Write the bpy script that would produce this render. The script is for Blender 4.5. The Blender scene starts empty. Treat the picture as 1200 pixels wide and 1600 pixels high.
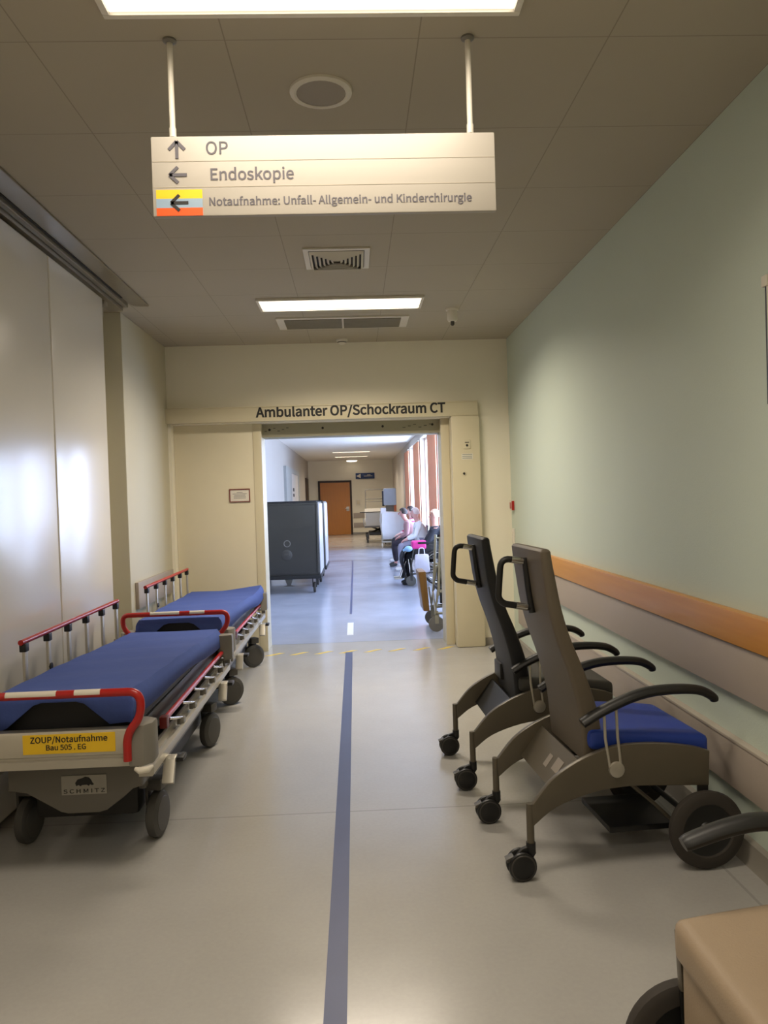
import bpy, bmesh, math, random
from mathutils import Vector, Matrix
random.seed(7)
S = bpy.context.scene
COL = S.collection
PI = math.pi

# ------------------------------------------------------------------ camera
def camera():
    yaw, pitch, roll = .0372, -.02, -.0315
    cy, sy = math.cos(yaw), math.sin(yaw)
    f = Vector((sy*math.cos(pitch), cy*math.cos(pitch), math.sin(pitch)))
    r0 = Vector((cy, -sy, 0)); u0 = r0.cross(f)
    r = math.cos(roll)*r0 + math.sin(roll)*u0
    u = -math.sin(roll)*r0 + math.cos(roll)*u0
    cd = bpy.data.cameras.new('camera'); co = bpy.data.objects.new('camera', cd); COL.objects.link(co)
    m = Matrix(((r.x, u.x, -f.x, 0), (r.y, u.y, -f.y, 0), (r.z, u.z, -f.z, 1.5), (0, 0, 0, 1)))
    co.matrix_world = m
    cd.sensor_fit = 'VERTICAL'; cd.sensor_height = 36; cd.sensor_width = 27
    cd.lens = 27.0; cd.clip_start = .05; cd.clip_end = 200
    S.camera = co
camera()

# ------------------------------------------------------------------ light and exposure
SKY = (.58, .70, 1.0); SKY_STRENGTH = 14.0
LAMP = (1.0, .875, .71)
LAMP_GLOW = 2.6                      # the diffusers as one sees them
LAMP_NEAR, LAMP_MID, LAMP_FAR, LAMP_BEHIND = 22.0, 62.0, 45.0, 15.0   # watts sent down by each fitting
LAMP_SPREAD = 150
w = bpy.data.worlds.new('sky'); S.world = w; w.use_nodes = True
w.node_tree.nodes['Background'].inputs[0].default_value = (*SKY, 1)
w.node_tree.nodes['Background'].inputs[1].default_value = SKY_STRENGTH
S.view_settings.view_transform = 'Standard'
S.view_settings.look = 'None'
S.view_settings.gamma = 1; S.view_settings.use_curve_mapping = False
S.view_settings.exposure = 0.0
S.cycles.use_denoising = True
S.cycles.max_bounces = 10; S.cycles.diffuse_bounces = 6
S.cycles.sample_clamp_indirect = 8.0

# dimensions of the place (metres)
RX, LX, EY, CZ = 1.541, -1.797, 7.55, 3.018
BACK = -3.0
FRX, FLX, FY = 1.57, -1.87, 31.3      # corridor beyond the doorway

# ------------------------------------------------------------------ materials
def srgb(c):
    if isinstance(c, str):
        c = tuple(int(c[i:i+2], 16)/255 for i in (0, 2, 4))
    return tuple(x/12.92 if x <= .04045 else ((x+.055)/1.055)**2.4 for x in c)
MATS = {}
def mat(name, color, rough=.5, metal=0., var=.06, scale=8., bump=0., bscale=200., spec=.5, coat=0., emit=None, estr=0., alpha=1.):
    if name in MATS: return MATS[name]
    m = bpy.data.materials.new(name); m.use_nodes = True
    nt = m.node_tree; b = nt.nodes['Principled BSDF']
    c = srgb(color)
    b.inputs['Roughness'].default_value = rough; b.inputs['Metallic'].default_value = metal
    b.inputs['Specular IOR Level'].default_value = spec
    b.inputs['Coat Weight'].default_value = coat; b.inputs['Coat Roughness'].default_value = .1
    tc = nt.nodes.new('ShaderNodeTexCoord')
    n = nt.nodes.new('ShaderNodeTexNoise'); n.inputs['Scale'].default_value = scale; n.inputs['Detail'].default_value = 4
    nt.links.new(tc.outputs['Object'], n.inputs['Vector'])
    mx = nt.nodes.new('ShaderNodeMix'); mx.data_type = 'RGBA'
    mx.inputs[6].default_value = (*[x*(1-var) for x in c], 1); mx.inputs[7].default_value = (*[min(1, x*(1+var)) for x in c], 1)
    nt.links.new(n.outputs['Fac'], mx.inputs[0]); nt.links.new(mx.outputs[2], b.inputs['Base Color'])
    if bump:
        n2 = nt.nodes.new('ShaderNodeTexNoise'); n2.inputs['Scale'].default_value = bscale; n2.inputs['Detail'].default_value = 3
        nt.links.new(tc.outputs['Object'], n2.inputs['Vector'])
        bp = nt.nodes.new('ShaderNodeBump'); bp.inputs['Strength'].default_value = bump; bp.inputs['Distance'].default_value = .002
        nt.links.new(n2.outputs['Fac'], bp.inputs['Height']); nt.links.new(bp.outputs['Normal'], b.inputs['Normal'])
    if emit is not None:
        b.inputs['Emission Color'].default_value = (*emit, 1); b.inputs['Emission Strength'].default_value = estr
    if alpha < 1: b.inputs['Alpha'].default_value = alpha
    if coat > .9: b.inputs['Coat IOR'].default_value = 1.7; b.inputs['Coat Roughness'].default_value = .21
    MATS[name] = m
    return m

def math_node(nt, op, a, b=None, c=None):
    n = nt.nodes.new('ShaderNodeMath'); n.operation = op
    for i, v in enumerate((a, b, c)):
        if v is None: continue
        if isinstance(v, (int, float)): n.inputs[i].default_value = v
        else: nt.links.new(v, n.inputs[i])
    return n.outputs[0]

def grid_line(nt, coord, offset, period, half):
    # 1 on a joint, 0 elsewhere
    a = math_node(nt, 'SUBTRACT', coord, offset)
    a = math_node(nt, 'DIVIDE', a, period)
    a = math_node(nt, 'ADD', a, 500.5)
    a = math_node(nt, 'FRACT', a)
    a = math_node(nt, 'SUBTRACT', a, .5)
    a = math_node(nt, 'ABSOLUTE', a)
    return math_node(nt, 'LESS_THAN', a, half/period)

def ceiling_material():
    m = bpy.data.materials.new('ceiling_panels'); m.use_nodes = True
    nt = m.node_tree; b = nt.nodes['Principled BSDF']
    tc = nt.nodes.new('ShaderNodeTexCoord'); sp = nt.nodes.new('ShaderNodeSeparateXYZ'); nt.links.new(tc.outputs['Object'], sp.inputs[0])
    gx = grid_line(nt, sp.outputs[0], .26, .64, .0022)
    gy = grid_line(nt, sp.outputs[1], 2.575, .63, .0022)
    g = math_node(nt, 'MAXIMUM', gx, gy)
    n = nt.nodes.new('ShaderNodeTexNoise'); n.inputs['Scale'].default_value = 1.2; nt.links.new(tc.outputs['Object'], n.inputs['Vector'])
    mx = nt.nodes.new('ShaderNodeMix'); mx.data_type = 'RGBA'
    mx.inputs[6].default_value = (*srgb('aca390'), 1); mx.inputs[7].default_value = (*srgb('b4ab98'), 1)
    nt.links.new(n.outputs['Fac'], mx.inputs[0])
    m2 = nt.nodes.new('ShaderNodeMix'); m2.data_type = 'RGBA'; m2.inputs[7].default_value = (*srgb('958c7b'), 1)
    nt.links.new(mx.outputs[2], m2.inputs[6]); nt.links.new(g, m2.inputs[0])
    nt.links.new(m2.outputs[2], b.inputs['Base Color'])
    b.inputs['Roughness'].default_value = .75; b.inputs['Specular IOR Level'].default_value = .3
    bp = nt.nodes.new('ShaderNodeBump'); bp.inputs['Strength'].default_value = .4; bp.inputs['Distance'].default_value = .002
    h = math_node(nt, 'SUBTRACT', 1., g); nt.links.new(h, bp.inputs['Height']); nt.links.new(bp.outputs['Normal'], b.inputs['Normal'])
    return m

def floor_material():
    m = bpy.data.materials.new('vinyl_floor'); m.use_nodes = True
    nt = m.node_tree; b = nt.nodes['Principled BSDF']
    tc = nt.nodes.new('ShaderNodeTexCoord'); sp = nt.nodes.new('ShaderNodeSeparateXYZ'); nt.links.new(tc.outputs['Object'], sp.inputs[0])
    def noise(s, d=5, r=.6):
        n = nt.nodes.new('ShaderNodeTexNoise'); n.inputs['Scale'].default_value = s; n.inputs['Detail'].default_value = d; n.inputs['Roughness'].default_value = r
        nt.links.new(tc.outputs['Object'], n.inputs['Vector']); return n.outputs['Fac']
    n1 = noise(60, 3); n2 = noise(1.3, 4); n3 = noise(14, 6, .7)
    def ramp(fac, p0, p1):
        mr = nt.nodes.new('ShaderNodeMapRange'); mr.inputs[1].default_value = p0; mr.inputs[2].default_value = p1
        nt.links.new(fac, mr.inputs[0]); return mr.outputs[0]
    def mix(fac, a, bcol):
        mx = nt.nodes.new('ShaderNodeMix'); mx.data_type = 'RGBA'
        for i, v in ((6, a), (7, bcol)):
            if isinstance(v, str): mx.inputs[i].default_value = (*srgb(v), 1)
            else: nt.links.new(v, mx.inputs[i])
        nt.links.new(fac, mx.inputs[0]); return mx.outputs[2]
    c = mix(ramp(n1, .3, .7), 'a7a5a1', 'afada9')
    c2 = mix(ramp(n2, .3, .7), 'a4a29e', 'b2b0ac')
    mx = nt.nodes.new('ShaderNodeMix'); mx.data_type = 'RGBA'; mx.inputs[0].default_value = .5
    nt.links.new(c, mx.inputs[6]); nt.links.new(c2, mx.inputs[7])
    c = mix(math_node(nt, 'MULTIPLY', ramp(n3, .80, .88), .2), mx.outputs[2], '7d786f')     # scuffs and specks
    # bluish tint beyond the doorway, beige tint at the far end
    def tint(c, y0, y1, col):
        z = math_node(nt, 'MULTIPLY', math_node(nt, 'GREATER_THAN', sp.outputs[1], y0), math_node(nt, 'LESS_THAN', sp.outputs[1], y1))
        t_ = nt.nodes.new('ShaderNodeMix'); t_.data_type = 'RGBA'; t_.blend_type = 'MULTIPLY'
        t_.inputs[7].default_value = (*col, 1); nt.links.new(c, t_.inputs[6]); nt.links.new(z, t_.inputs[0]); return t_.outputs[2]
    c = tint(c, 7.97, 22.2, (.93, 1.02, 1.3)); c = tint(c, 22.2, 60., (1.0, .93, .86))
    # welded seams between the sheets
    s1 = grid_line(nt, sp.outputs[1], 3.65, 400., .0035); s2 = grid_line(nt, sp.outputs[1], 7.97, 400., .012)
    s3 = grid_line(nt, sp.outputs[0], 1.402, 400., .003); s4 = grid_line(nt, sp.outputs[1], 18.3, 400., .03)
    s = math_node(nt, 'MAXIMUM', math_node(nt, 'MULTIPLY', math_node(nt, 'MAXIMUM', s1, s3), .45), math_node(nt, 'MAXIMUM', s2, s4))
    c = mix(math_node(nt, 'MULTIPLY', s, .6), c, '5c5a57')
    nt.links.new(c, b.inputs['Base Color'])
    mr = nt.nodes.new('ShaderNodeMapRange'); mr.inputs[1].default_value = .3; mr.inputs[2].default_value = .7
    mr.inputs[3].default_value = .17; mr.inputs[4].default_value = .25
    nt.links.new(n2, mr.inputs[0]); nt.links.new(mr.outputs[0], b.inputs['Roughness'])
    bp = nt.nodes.new('ShaderNodeBump'); bp.inputs['Strength'].default_value = .08; bp.inputs['Distance'].default_value = .002
    nt.links.new(n1, bp.inputs['Height']); nt.links.new(bp.outputs['Normal'], b.inputs['Normal'])
    return m

def wood_material(name, c1, c2, axis='Y', rough=.35, scale=6.):
    m = bpy.data.materials.new(name); m.use_nodes = True
    nt = m.node_tree; b = nt.nodes['Principled BSDF']
    tc = nt.nodes.new('ShaderNodeTexCoord'); mp = nt.nodes.new('ShaderNodeMapping'); nt.links.new(tc.outputs['Object'], mp.inputs[0])
    sc = [30., 30., 30.]; sc['XYZ'.index(axis)] = 1.5
    mp.inputs['Scale'].default_value = sc
    n = nt.nodes.new('ShaderNodeTexNoise'); n.inputs['Scale'].default_value = scale/6; n.inputs['Detail'].default_value = 6
    nt.links.new(mp.outputs[0], n.inputs['Vector'])
    mx = nt.nodes.new('ShaderNodeMix'); mx.data_type = 'RGBA'
    mx.inputs[6].default_value = (*srgb(c1), 1); mx.inputs[7].default_value = (*srgb(c2), 1)
    nt.links.new(n.outputs['Fac'], mx.inputs[0]); nt.links.new(mx.outputs[2], b.inputs['Base Color'])
    b.inputs['Roughness'].default_value = rough
    return m

M_ceiling = ceiling_material(); M_floor = floor_material()
M_rail_wood = wood_material('beech_rail', 'b97b30', 'd0964a')
M_door_wood = wood_material('far_door_veneer', 'b0702a', 'c58336', 'Z')
M_board = wood_material('tan_board', '6e4c22', '84622e', 'Z')
M_wall_green = mat('pale_green_wall', 'c4cfc2', .55, bump=.35, bscale=160, var=.02, scale=1.5)
M_wall_cream = mat('cream_wall', 'ece6d2', .6, bump=.15, bscale=220, var=.02, scale=1.5)
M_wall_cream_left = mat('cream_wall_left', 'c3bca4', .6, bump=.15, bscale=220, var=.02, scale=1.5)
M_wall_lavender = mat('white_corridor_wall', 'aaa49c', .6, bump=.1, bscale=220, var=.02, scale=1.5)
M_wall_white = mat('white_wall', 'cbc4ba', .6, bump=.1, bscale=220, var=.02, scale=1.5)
M_ceiling_daylit = mat('daylit_ceiling', 'e6e2da', .7, var=.02, scale=1.5)  # ceiling past the doorway, daylight brightness put into its colour
M_frame = mat('cream_frame_paint', 'd0c6a8', .4, var=.02)
M_niche = mat('cream_door_paint', 'dad1b6', .4, var=.02)
M_panel = mat('glossy_white_panel', 'e8e2d6', .3, var=.015, scale=2, coat=1.)
M_transom = mat('grey_transom', '9b9680', .5, var=.05)
M_dark_gap = mat('dark_gap', '2c2822', .8)
M_track = mat('grey_track_metal', '938a78', .35, .6)
M_bumper = mat('taupe_bumper', 'a89c90', .5, var=.03, bump=.2, bscale=300)
M_skirt = mat('grey_skirting', '8e8980', .5)
M_white_plastic = mat('white_plastic', 'dcd6c8', .45, var=.02)
M_black = mat('black_plastic', '151515', .45, var=.1)
M_black_soft = mat('black_upholstery', '17181b', .55, var=.15, bump=.2)
M_chrome = mat('chrome', 'd8d6d0', .15, 1., var=.02)
M_alu = mat('brushed_aluminium', 'bdb8ac', .38, .75, var=.04)
M_grey_plastic = mat('grey_plastic', '7f7b73', .4, var=.03)
M_grey_dark = mat('dark_grey_plastic', '45423d', .45, var=.05)
M_rubber = mat('grey_rubber', '4a4845', .65, var=.1)
M_tyre = mat('dark_rubber_tyre', '35302b', .75, var=.15)
M_red = mat('red_tube_paint', 'a81c18', .28, var=.05)
M_blue_tape = mat('blue_floor_tape', '3c4670', .4, var=.08)
M_yellow_tape = mat('yellow_floor_tape', 'd8b93a', .5, var=.1)
M_white_reflection = mat('painted_floor_reflection', 'e4e0d8', .5, var=.05)
M_sheet = mat('blue_sheet', '475a9c', .8, var=.1, scale=14, bump=.25, bscale=120, spec=.2)
M_mattress = mat('black_mattress', '0e0f12', .6, var=.1)
M_yellow_label = mat('yellow_label', 'e3b91e', .45, var=.03)
M_ink = mat('black_ink', '1c1a1a', .6)
M_ink_grey = mat('grey_ink', '56535a', .6)
M_taupe = mat('taupe_upholstery', '5d5447', .5, var=.05, bump=.2, bscale=350)
M_tan = mat('beige_upholstery', '9c8972', .5, var=.05, bump=.25, bscale=260)
M_blue_seat = mat('blue_upholstery', '1f3fa0', .5, var=.06, bump=.2, bscale=300)
M_chair_metal = mat('taupe_powder_coat', '5f584b', .38, .3, var=.03)
M_dark_seat = mat('dark_grey_upholstery', '3b3a36', .55, var=.08)
M_steel_shaded = mat('shaded_steel', '474540', .38, .5, var=.05)  # cart fronts and bodies, shade put into the steel colour
M_steel_lit = mat('window_lit_steel', 'd6d6de', .3, .35, var=.04)  # same carts' window side, its brightness put into the colour
M_glass = None

# ------------------------------------------------------------------ mesh builder
class MB:
    def __init__(s): s.bm = bmesh.new()
    def _bev(s, geom, bevel, seg=2):
        if bevel > 0:
            es = list({e for f in geom for e in f.edges})
            bmesh.ops.bevel(s.bm, geom=es, offset=bevel, segments=seg, profile=.6, affect='EDGES', clamp_overlap=True)
    def box(s, lo, hi, bevel=0., rot=None, seg=2):
        lo = Vector(lo); hi = Vector(hi); c = (lo+hi)/2
        vs = []
        for x in (lo.x, hi.x):
            for y in (lo.y, hi.y):
                for z in (lo.z, hi.z):
                    p = Vector((x, y, z))
                    if rot is not None: p = c + rot @ (p-c)
                    vs.append(s.bm.verts.new(p))
        fs = [s.bm.faces.new([vs[i] for i in q]) for q in ((0,1,3,2),(4,6,7,5),(0,4,5,1),(2,3,7,6),(0,2,6,4),(1,5,7,3))]
        s._bev(fs, bevel, seg); return s
    def hull(s, pts, bevel=0.):
        # eight points in the order of box()
        vs = [s.bm.verts.new(p) for p in pts]
        fs = [s.bm.faces.new([vs[i] for i in q]) for q in ((0,1,3,2),(4,6,7,5),(0,4,5,1),(2,3,7,6),(0,2,6,4),(1,5,7,3))]
        s._bev(fs, bevel); return s
    def prism(s, poly, axis, a0, a1, bevel=0.):
        # poly: 2D points; axis 'x': (y,z), 'y': (x,z), 'z': (x,y)
        def P(p, a):
            return {'x': (a, p[0], p[1]), 'y': (p[0], a, p[1]), 'z': (p[0], p[1], a)}[axis]
        A = [s.bm.verts.new(P(p, a0)) for p in poly]; B = [s.bm.verts.new(P(p, a1)) for p in poly]
        fs = [s.bm.faces.new(A), s.bm.faces.new(B[::-1])]
        n = len(poly)
        for i in range(n): fs.append(s.bm.faces.new((A[i], A[(i+1)%n], B[(i+1)%n], B[i])))
        bmesh.ops.recalc_face_normals(s.bm, faces=fs)
        if bevel > 0:
            es = list({e for f in fs[:2] for e in f.edges})
            bmesh.ops.bevel(s.bm, geom=es, offset=bevel, segments=2, profile=.6, affect='EDGES', clamp_overlap=True)
        return s
    def tube(s, pts, r, seg=10, closed=False, squash=None):
        pts = [Vector(p) for p in pts]; n = len(pts)
        rs = r if isinstance(r, (list, tuple)) else [r]*n
        def tan(i):
            if closed: return (pts[(i+1)%n]-pts[i-1]).normalized()
            if i == 0: return (pts[1]-pts[0]).normalized()
            if i == n-1: return (pts[-1]-pts[-2]).normalized()
            return ((pts[i+1]-pts[i]).normalized()+(pts[i]-pts[i-1]).normalized()).normalized()
        t = tan(0); up = Vector((0,0,1)) if abs(t.z) < .9 else Vector((1,0,0))
        nrm = (up - t*up.dot(t)).normalized()
        rings = []
        for i in range(n):
            t = tan(i); nrm = (nrm - t*nrm.dot(t)).normalized(); bi = t.cross(nrm)
            ring = []
            for k in range(seg):
                a = 2*PI*k/seg
                o = math.cos(a)*nrm*(squash[0] if squash else 1) + math.sin(a)*bi*(squash[1] if squash else 1)
                ring.append(s.bm.verts.new(pts[i]+o*rs[i]))
            rings.append(ring)
        m = n if closed else n-1
        for i in range(m):
            a, b = rings[i], rings[(i+1)%n]
            for k in range(seg): s.bm.faces.new((a[k], a[(k+1)%seg], b[(k+1)%seg], b[k]))
        if not closed:
            s.bm.faces.new(rings[0][::-1]); s.bm.faces.new(rings[-1])
        return s
    def cyl(s, p0, p1, r, seg=20, bevel=0.):
        return s.tube([p0, p1], r, seg)
    def lathe(s, prof, origin=(0,0,0), axis='z', seg=28):
        # prof: (radius, height) list along the axis, closed at the ends with r = 0
        o = Vector(origin); rings = []
        for r, h in prof:
            ring = []
            for k in range(seg if r > 1e-6 else 1):
                a = 2*PI*k/seg; u, v = r*math.cos(a), r*math.sin(a)
                p = {'z': (u, v, h), 'y': (u, h, v), 'x': (h, u, v)}[axis]
                ring.append(s.bm.verts.new(o+Vector(p)))
            rings.append(ring)
        for a, b in zip(rings, rings[1:]):
            for k in range(seg):
                k2 = (k+1) % seg
                if len(a) == 1 and len(b) == 1: break
                if len(a) == 1: s.bm.faces.new((a[0], b[k2], b[k]))
                elif len(b) == 1: s.bm.faces.new((a[k], a[k2], b[0]))
                else: s.bm.faces.new((a[k], a[k2], b[k2], b[k]))
        return s
    def ball(s, c, r, seg=16, rings=10):
        c = Vector(c); r = Vector(r) if not isinstance(r, (int, float)) else Vector((r, r, r))
        m = Matrix.Translation(c) @ Matrix.Diagonal((*r, 1))
        bmesh.ops.create_uvsphere(s.bm, u_segments=seg, v_segments=rings, radius=1, matrix=m); return s
    def grid(s, rows):
        V = [[s.bm.verts.new(p) for p in row] for row in rows]
        for a, b in zip(V, V[1:]):
            for k in range(len(a)-1): s.bm.faces.new((a[k], a[k+1], b[k+1], b[k]))
        return V
    def build(s, name, m, parent=None, smooth=True, solid=0., recalc=True, bevel=0.):
        if recalc: bmesh.ops.recalc_face_normals(s.bm, faces=s.bm.faces)
        me = bpy.data.meshes.new(name); s.bm.to_mesh(me); s.bm.free()
        me.materials.append(m)
        if smooth:
            for p in me.polygons: p.use_smooth = True
            me.set_sharp_from_angle(angle=math.radians(38))
        o = bpy.data.objects.new(name, me); COL.objects.link(o)
        if parent is not None: o.parent = parent
        if solid:
            md = o.modifiers.new('thickness', 'SOLIDIFY'); md.thickness = abs(solid); md.offset = 1 if solid > 0 else -1
        return o

def tag(o, label, cat, group=None):
    o['label'] = label; o['category'] = cat
    if group: o['group'] = group
    return o
def structure(o):
    o['kind'] = 'structure'; return o
def thing(name, label, cat, loc=(0,0,0), rz=0., group=None):
    o = bpy.data.objects.new(name, None); COL.objects.link(o)
    o.empty_display_size = .1
    o.location = loc; o.rotation_euler = (0, 0, rz)
    return tag(o, label, cat, group)
def copy_tree(o, parent=None):
    c = o.copy(); COL.objects.link(c)
    if parent is not None: c.parent = parent
    for ch in list(o.children): copy_tree(ch, c)
    return c
def part_label(o, label): o['label'] = label; return o

import os
FONT = None
try:      # Blender's own interface font; the built-in font otherwise
    FONT = bpy.data.fonts.load(os.path.join(bpy.utils.resource_path('LOCAL'), 'datafiles', 'fonts', 'Noto Sans CJK Regular.woff2'))
except Exception: pass
BOLD_2, BOLD_4, BOLD_6 = .0003, .0005, .0005
def lettering(text, name, m, parent, loc, width=None, size=.1, bold=0., face='-y', align='CENTER', height=None):
    cu = bpy.data.curves.new(name, 'FONT'); cu.body = text; cu.size = size; cu.offset = bold; cu.extrude = .0008
    if FONT: cu.font = FONT
    cu.align_x = 'LEFT'
    t = bpy.data.objects.new('tmp_text', cu); COL.objects.link(t)
    dg = bpy.context.evaluated_depsgraph_get(); dg.update()
    me = bpy.data.meshes.new_from_object(t.evaluated_get(dg))
    bpy.data.objects.remove(t); bpy.data.curves.remove(cu)
    me.name = name; me.materials.clear(); me.materials.append(m)
    xs = [v.co.x for v in me.vertices]; ys = [v.co.y for v in me.vertices]
    k = width/(max(xs)-min(xs)) if width else 1
    ky = height/(max(ys)-min(ys)) if height else k
    x0 = min(xs) if align == 'LEFT' else (min(xs)+max(xs))/2
    for v in me.vertices:
        x, y, z = (v.co.x-x0)*k, v.co.y*ky, v.co.z
        v.co = (x, -z, y) if face == '-y' else (x, y, z)
    o = bpy.data.objects.new(name, me); COL.objects.link(o)
    o.location = loc
    if parent is not None: o.parent = parent
    return o

def arc(c, r, a0, a1, n, plane='xz', other=0.):
    out = []
    for i in range(n+1):
        a = a0+(a1-a0)*i/n; u, v = c[0]+r*math.cos(a), c[1]+r*math.sin(a)
        out.append({'xz': (u, other, v), 'yz': (other, u, v), 'xy': (u, v, other)}[plane])
    return out
def rounded(pts, r, n=5):
    # polyline with rounded inner corners
    pts = [Vector(p) for p in pts]; out = [pts[0]]
    for a, b, c in zip(pts, pts[1:], pts[2:]):
        d1 = (a-b); d2 = (c-b); k = min(r, d1.length*.49, d2.length*.49)
        p, q = b+d1.normalized()*k, b+d2.normalized()*k
        for i in range(n+1):
            t = i/n; out.append((1-t)**2*p+2*t*(1-t)*b+t*t*q)
    out.append(pts[-1]); return out

# ================================================================== the setting
structure(MB().box((-2.6, BACK-.2, -.12), (2.2, FY+.3, 0)).build('floor', M_floor, smooth=False))
structure(MB().box((-2.6, BACK-.2, CZ), (2.2, EY+.2, CZ+.12)).build('ceiling', M_ceiling, smooth=False))
structure(MB().box((-2.6, EY+.2, CZ), (2.2, FY+.3, CZ+.12)).build('ceiling_corridor', M_ceiling_daylit, smooth=False))
structure(MB().box((RX, BACK-.2, 0), (RX+.25, EY+.4, CZ)).build('wall_right', M_wall_green, smooth=False))
structure(MB().box((-2.3, BACK-.2, 0), (1.8, BACK, CZ)).build('wall_rear', M_wall_cream, smooth=False))
structure(MB().box((-2.25, BACK-.2, 0), (-2.0, 6.15, CZ)).build('wall_left', M_wall_cream, smooth=False))
structure(MB().box((-2.25, 6.15, 0), (LX, EY+.4, CZ), .006).build('wall_left_beyond', M_wall_cream_left, smooth=False))

# end wall with its opening: upper part, strip by the green wall, left strip
b = MB()
b.box((LX, EY, 2.26), (RX, EY+.38, CZ))
b.box((1.22, EY-.02, 0), (RX, EY+.38, 2.26))
b.box((.90, EY+.10, 0), (1.22, EY+.38, 2.26))
b.box((LX, EY, 0), (-1.765, EY+.38, 2.26))
b.box((-1.765, EY+.22, 0), (-.93, EY+.38, 2.26))
structure(b.build('wall_end', M_wall_cream, smooth=False))
# box over the sliding door, with the lettering of the department
hd = MB().box((LX, EY-.075, 2.265), (1.225, EY, 2.405), .004).build('trim_1', M_frame); structure(hd)
lettering('Ambulanter OP/Schockraum CT', 'lettering', M_ink, hd, (-.012, EY-.077, 2.305), width=1.84, bold=.0012)
structure(MB().box((LX, EY-.085, 2.400), (1.225, EY-.002, 2.410)).build('trim_2', M_frame))
# sliding door leaf standing open in its niche
d = structure(MB().box((-1.764, EY+.10, .012), (-.985, EY+.16, 2.262), .003).build('door_1', M_niche))
# frame posts of the opening and the transom
structure(MB().box((-.99, EY+.09, 0), (-.905, EY+.40, 2.262), .006).build('trim_3', M_frame))
structure(MB().box((.872, EY+.07, 0), (.955, EY+.40, 2.262), .006).build('trim_4', M_frame))
structure(MB().box((.955, EY-.10, 0), (1.235, EY+.10, 2.264), .02).build('trim_5', M_frame))
tr = structure(MB().box((-.905, EY+.16, 2.125), (.872, EY+.40, 2.262), .004).build('trim_6', M_transom))
b = MB()
for x, z in ((-.83, 2.20), (-.30, 2.205), (.30, 2.205), (.80, 2.21)):
    b.lathe([(0, -.004), (.012, -.004), (.012, .002)], (x, EY+.158, z), 'y', 12)
for x0, x1 in ((-.88, -.62), (.5, .82)):
    for k in range(6):
        b.box((x0+k*(x1-x0)/6, EY+.157, 2.185+.014*(k % 3)), (x0+(k+.55)*(x1-x0)/6, EY+.161, 2.19+.014*(k % 3)))
b.build('fixing_hole', M_dark_gap, tr)
# skirting
structure(MB().prism([(RX, 0), (RX-.045, 0), (RX-.03, .02), (RX-.026, .085), (RX, .09)], 'y', BACK, EY-.02).build('baseboard_right', M_skirt))
structure(MB().box((1.22, EY-.035, 0), (RX, EY-.018, .075)).build('baseboard_end', M_skirt))
structure(MB().box((.955, EY+.085, 0), (1.0, EY+.102, .075)).build('baseboard_frame', M_skirt))
structure(MB().prism([(LX, 0), (LX+.02, 0), (LX+.014, .08), (LX, .085)], 'y', 6.15, EY).build('baseboard_left', M_skirt))
# rails on the green wall: wooden handrail strip and two bumper boards
structure(MB().box((RX-.045, BACK, .862), (RX, 7.2, .998), .008).build('trim_7', M_rail_wood))
structure(MB().box((RX-.032, BACK, .652), (RX, 7.2, .858), .006).build('trim_8', M_bumper))
structure(MB().box((RX-.032, BACK, .262), (RX, 7.2, .458), .008).build('trim_9', M_bumper))
structure(MB().box((RX-.036, BACK, .455), (RX, 7.2, .468), .003).build('trim_10', mat('bumper_edge', 'b3a99c', .45)))
# bumper on the wall beyond the sliding panels
structure(MB().box((LX, 6.26, .652), (LX+.03, 7.45, .868), .006).build('trim_11', M_bumper))
# large white sliding partition running along the corridor
dp = bpy.data.objects.new('door_2', None); COL.objects.link(dp); structure(dp); dp.location = (-1.73, 0, 0)
y = 5.41
for k in range(6):
    MB().box((-.03, y-.945, .03), (.03, y-.003, 2.935), .012, seg=3).build('door_panel', M_panel, dp); y -= .95
# its ceiling track
b = MB()
b.box((-1.80, BACK, CZ-.06), (-1.70, 5.88, CZ-.002))
b.box((-1.695, BACK, CZ-.035), (-1.66, 5.88, CZ-.001), .004)
b.box((-1.64, BACK, CZ-.014), (-1.52, 5.94, CZ-.001), .004)
t = structure(b.build('trim_12', M_track, smooth=False))
b = MB().box((-1.66, BACK, CZ-.012), (-1.645, 5.7, CZ-.004)); b.build('track_groove', M_dark_gap, t, smooth=False)
tk = MB()
tk.box((-1.77, 5.43, 2.86), (-1.74, 5.47, 2.95), .004).box((-1.74, 5.44, 2.90), (-1.70, 5.52, 2.93), .004).box((-1.755, 5.50, 2.83), (-1.735, 5.53, 2.93), .004)
tk.build('door_guide', M_track, t)

# floor markings and one painted reflection
structure(MB().prism([(-.139, BACK), (-.071, BACK), (-.071, 7.44), (-.139, 7.44)], 'z', .0, .0012).build('blue_floor_line', M_blue_tape, smooth=False))
structure(MB().prism([(-.115, 9.9), (-.085, 9.9), (-.085, 18.3), (-.115, 18.3)], 'z', .0, .0012).build('blue_floor_line', M_blue_tape, smooth=False))
structure(MB().box((-.135, 8.38, 0), (-.065, 9.2, .0012)).build('white_floor_reflection', M_white_reflection, smooth=False))  # soft reflection on the floor, painted as a flat white strip
for k in range(8):
    x = -.92+k*.2385
    structure(MB().prism([(x, 7.41), (x+.06, 7.41), (x+.185, 7.525), (x+.125, 7.525)], 'z', 0, .0012).build('yellow_floor_dash', M_yellow_tape, smooth=False))

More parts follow.
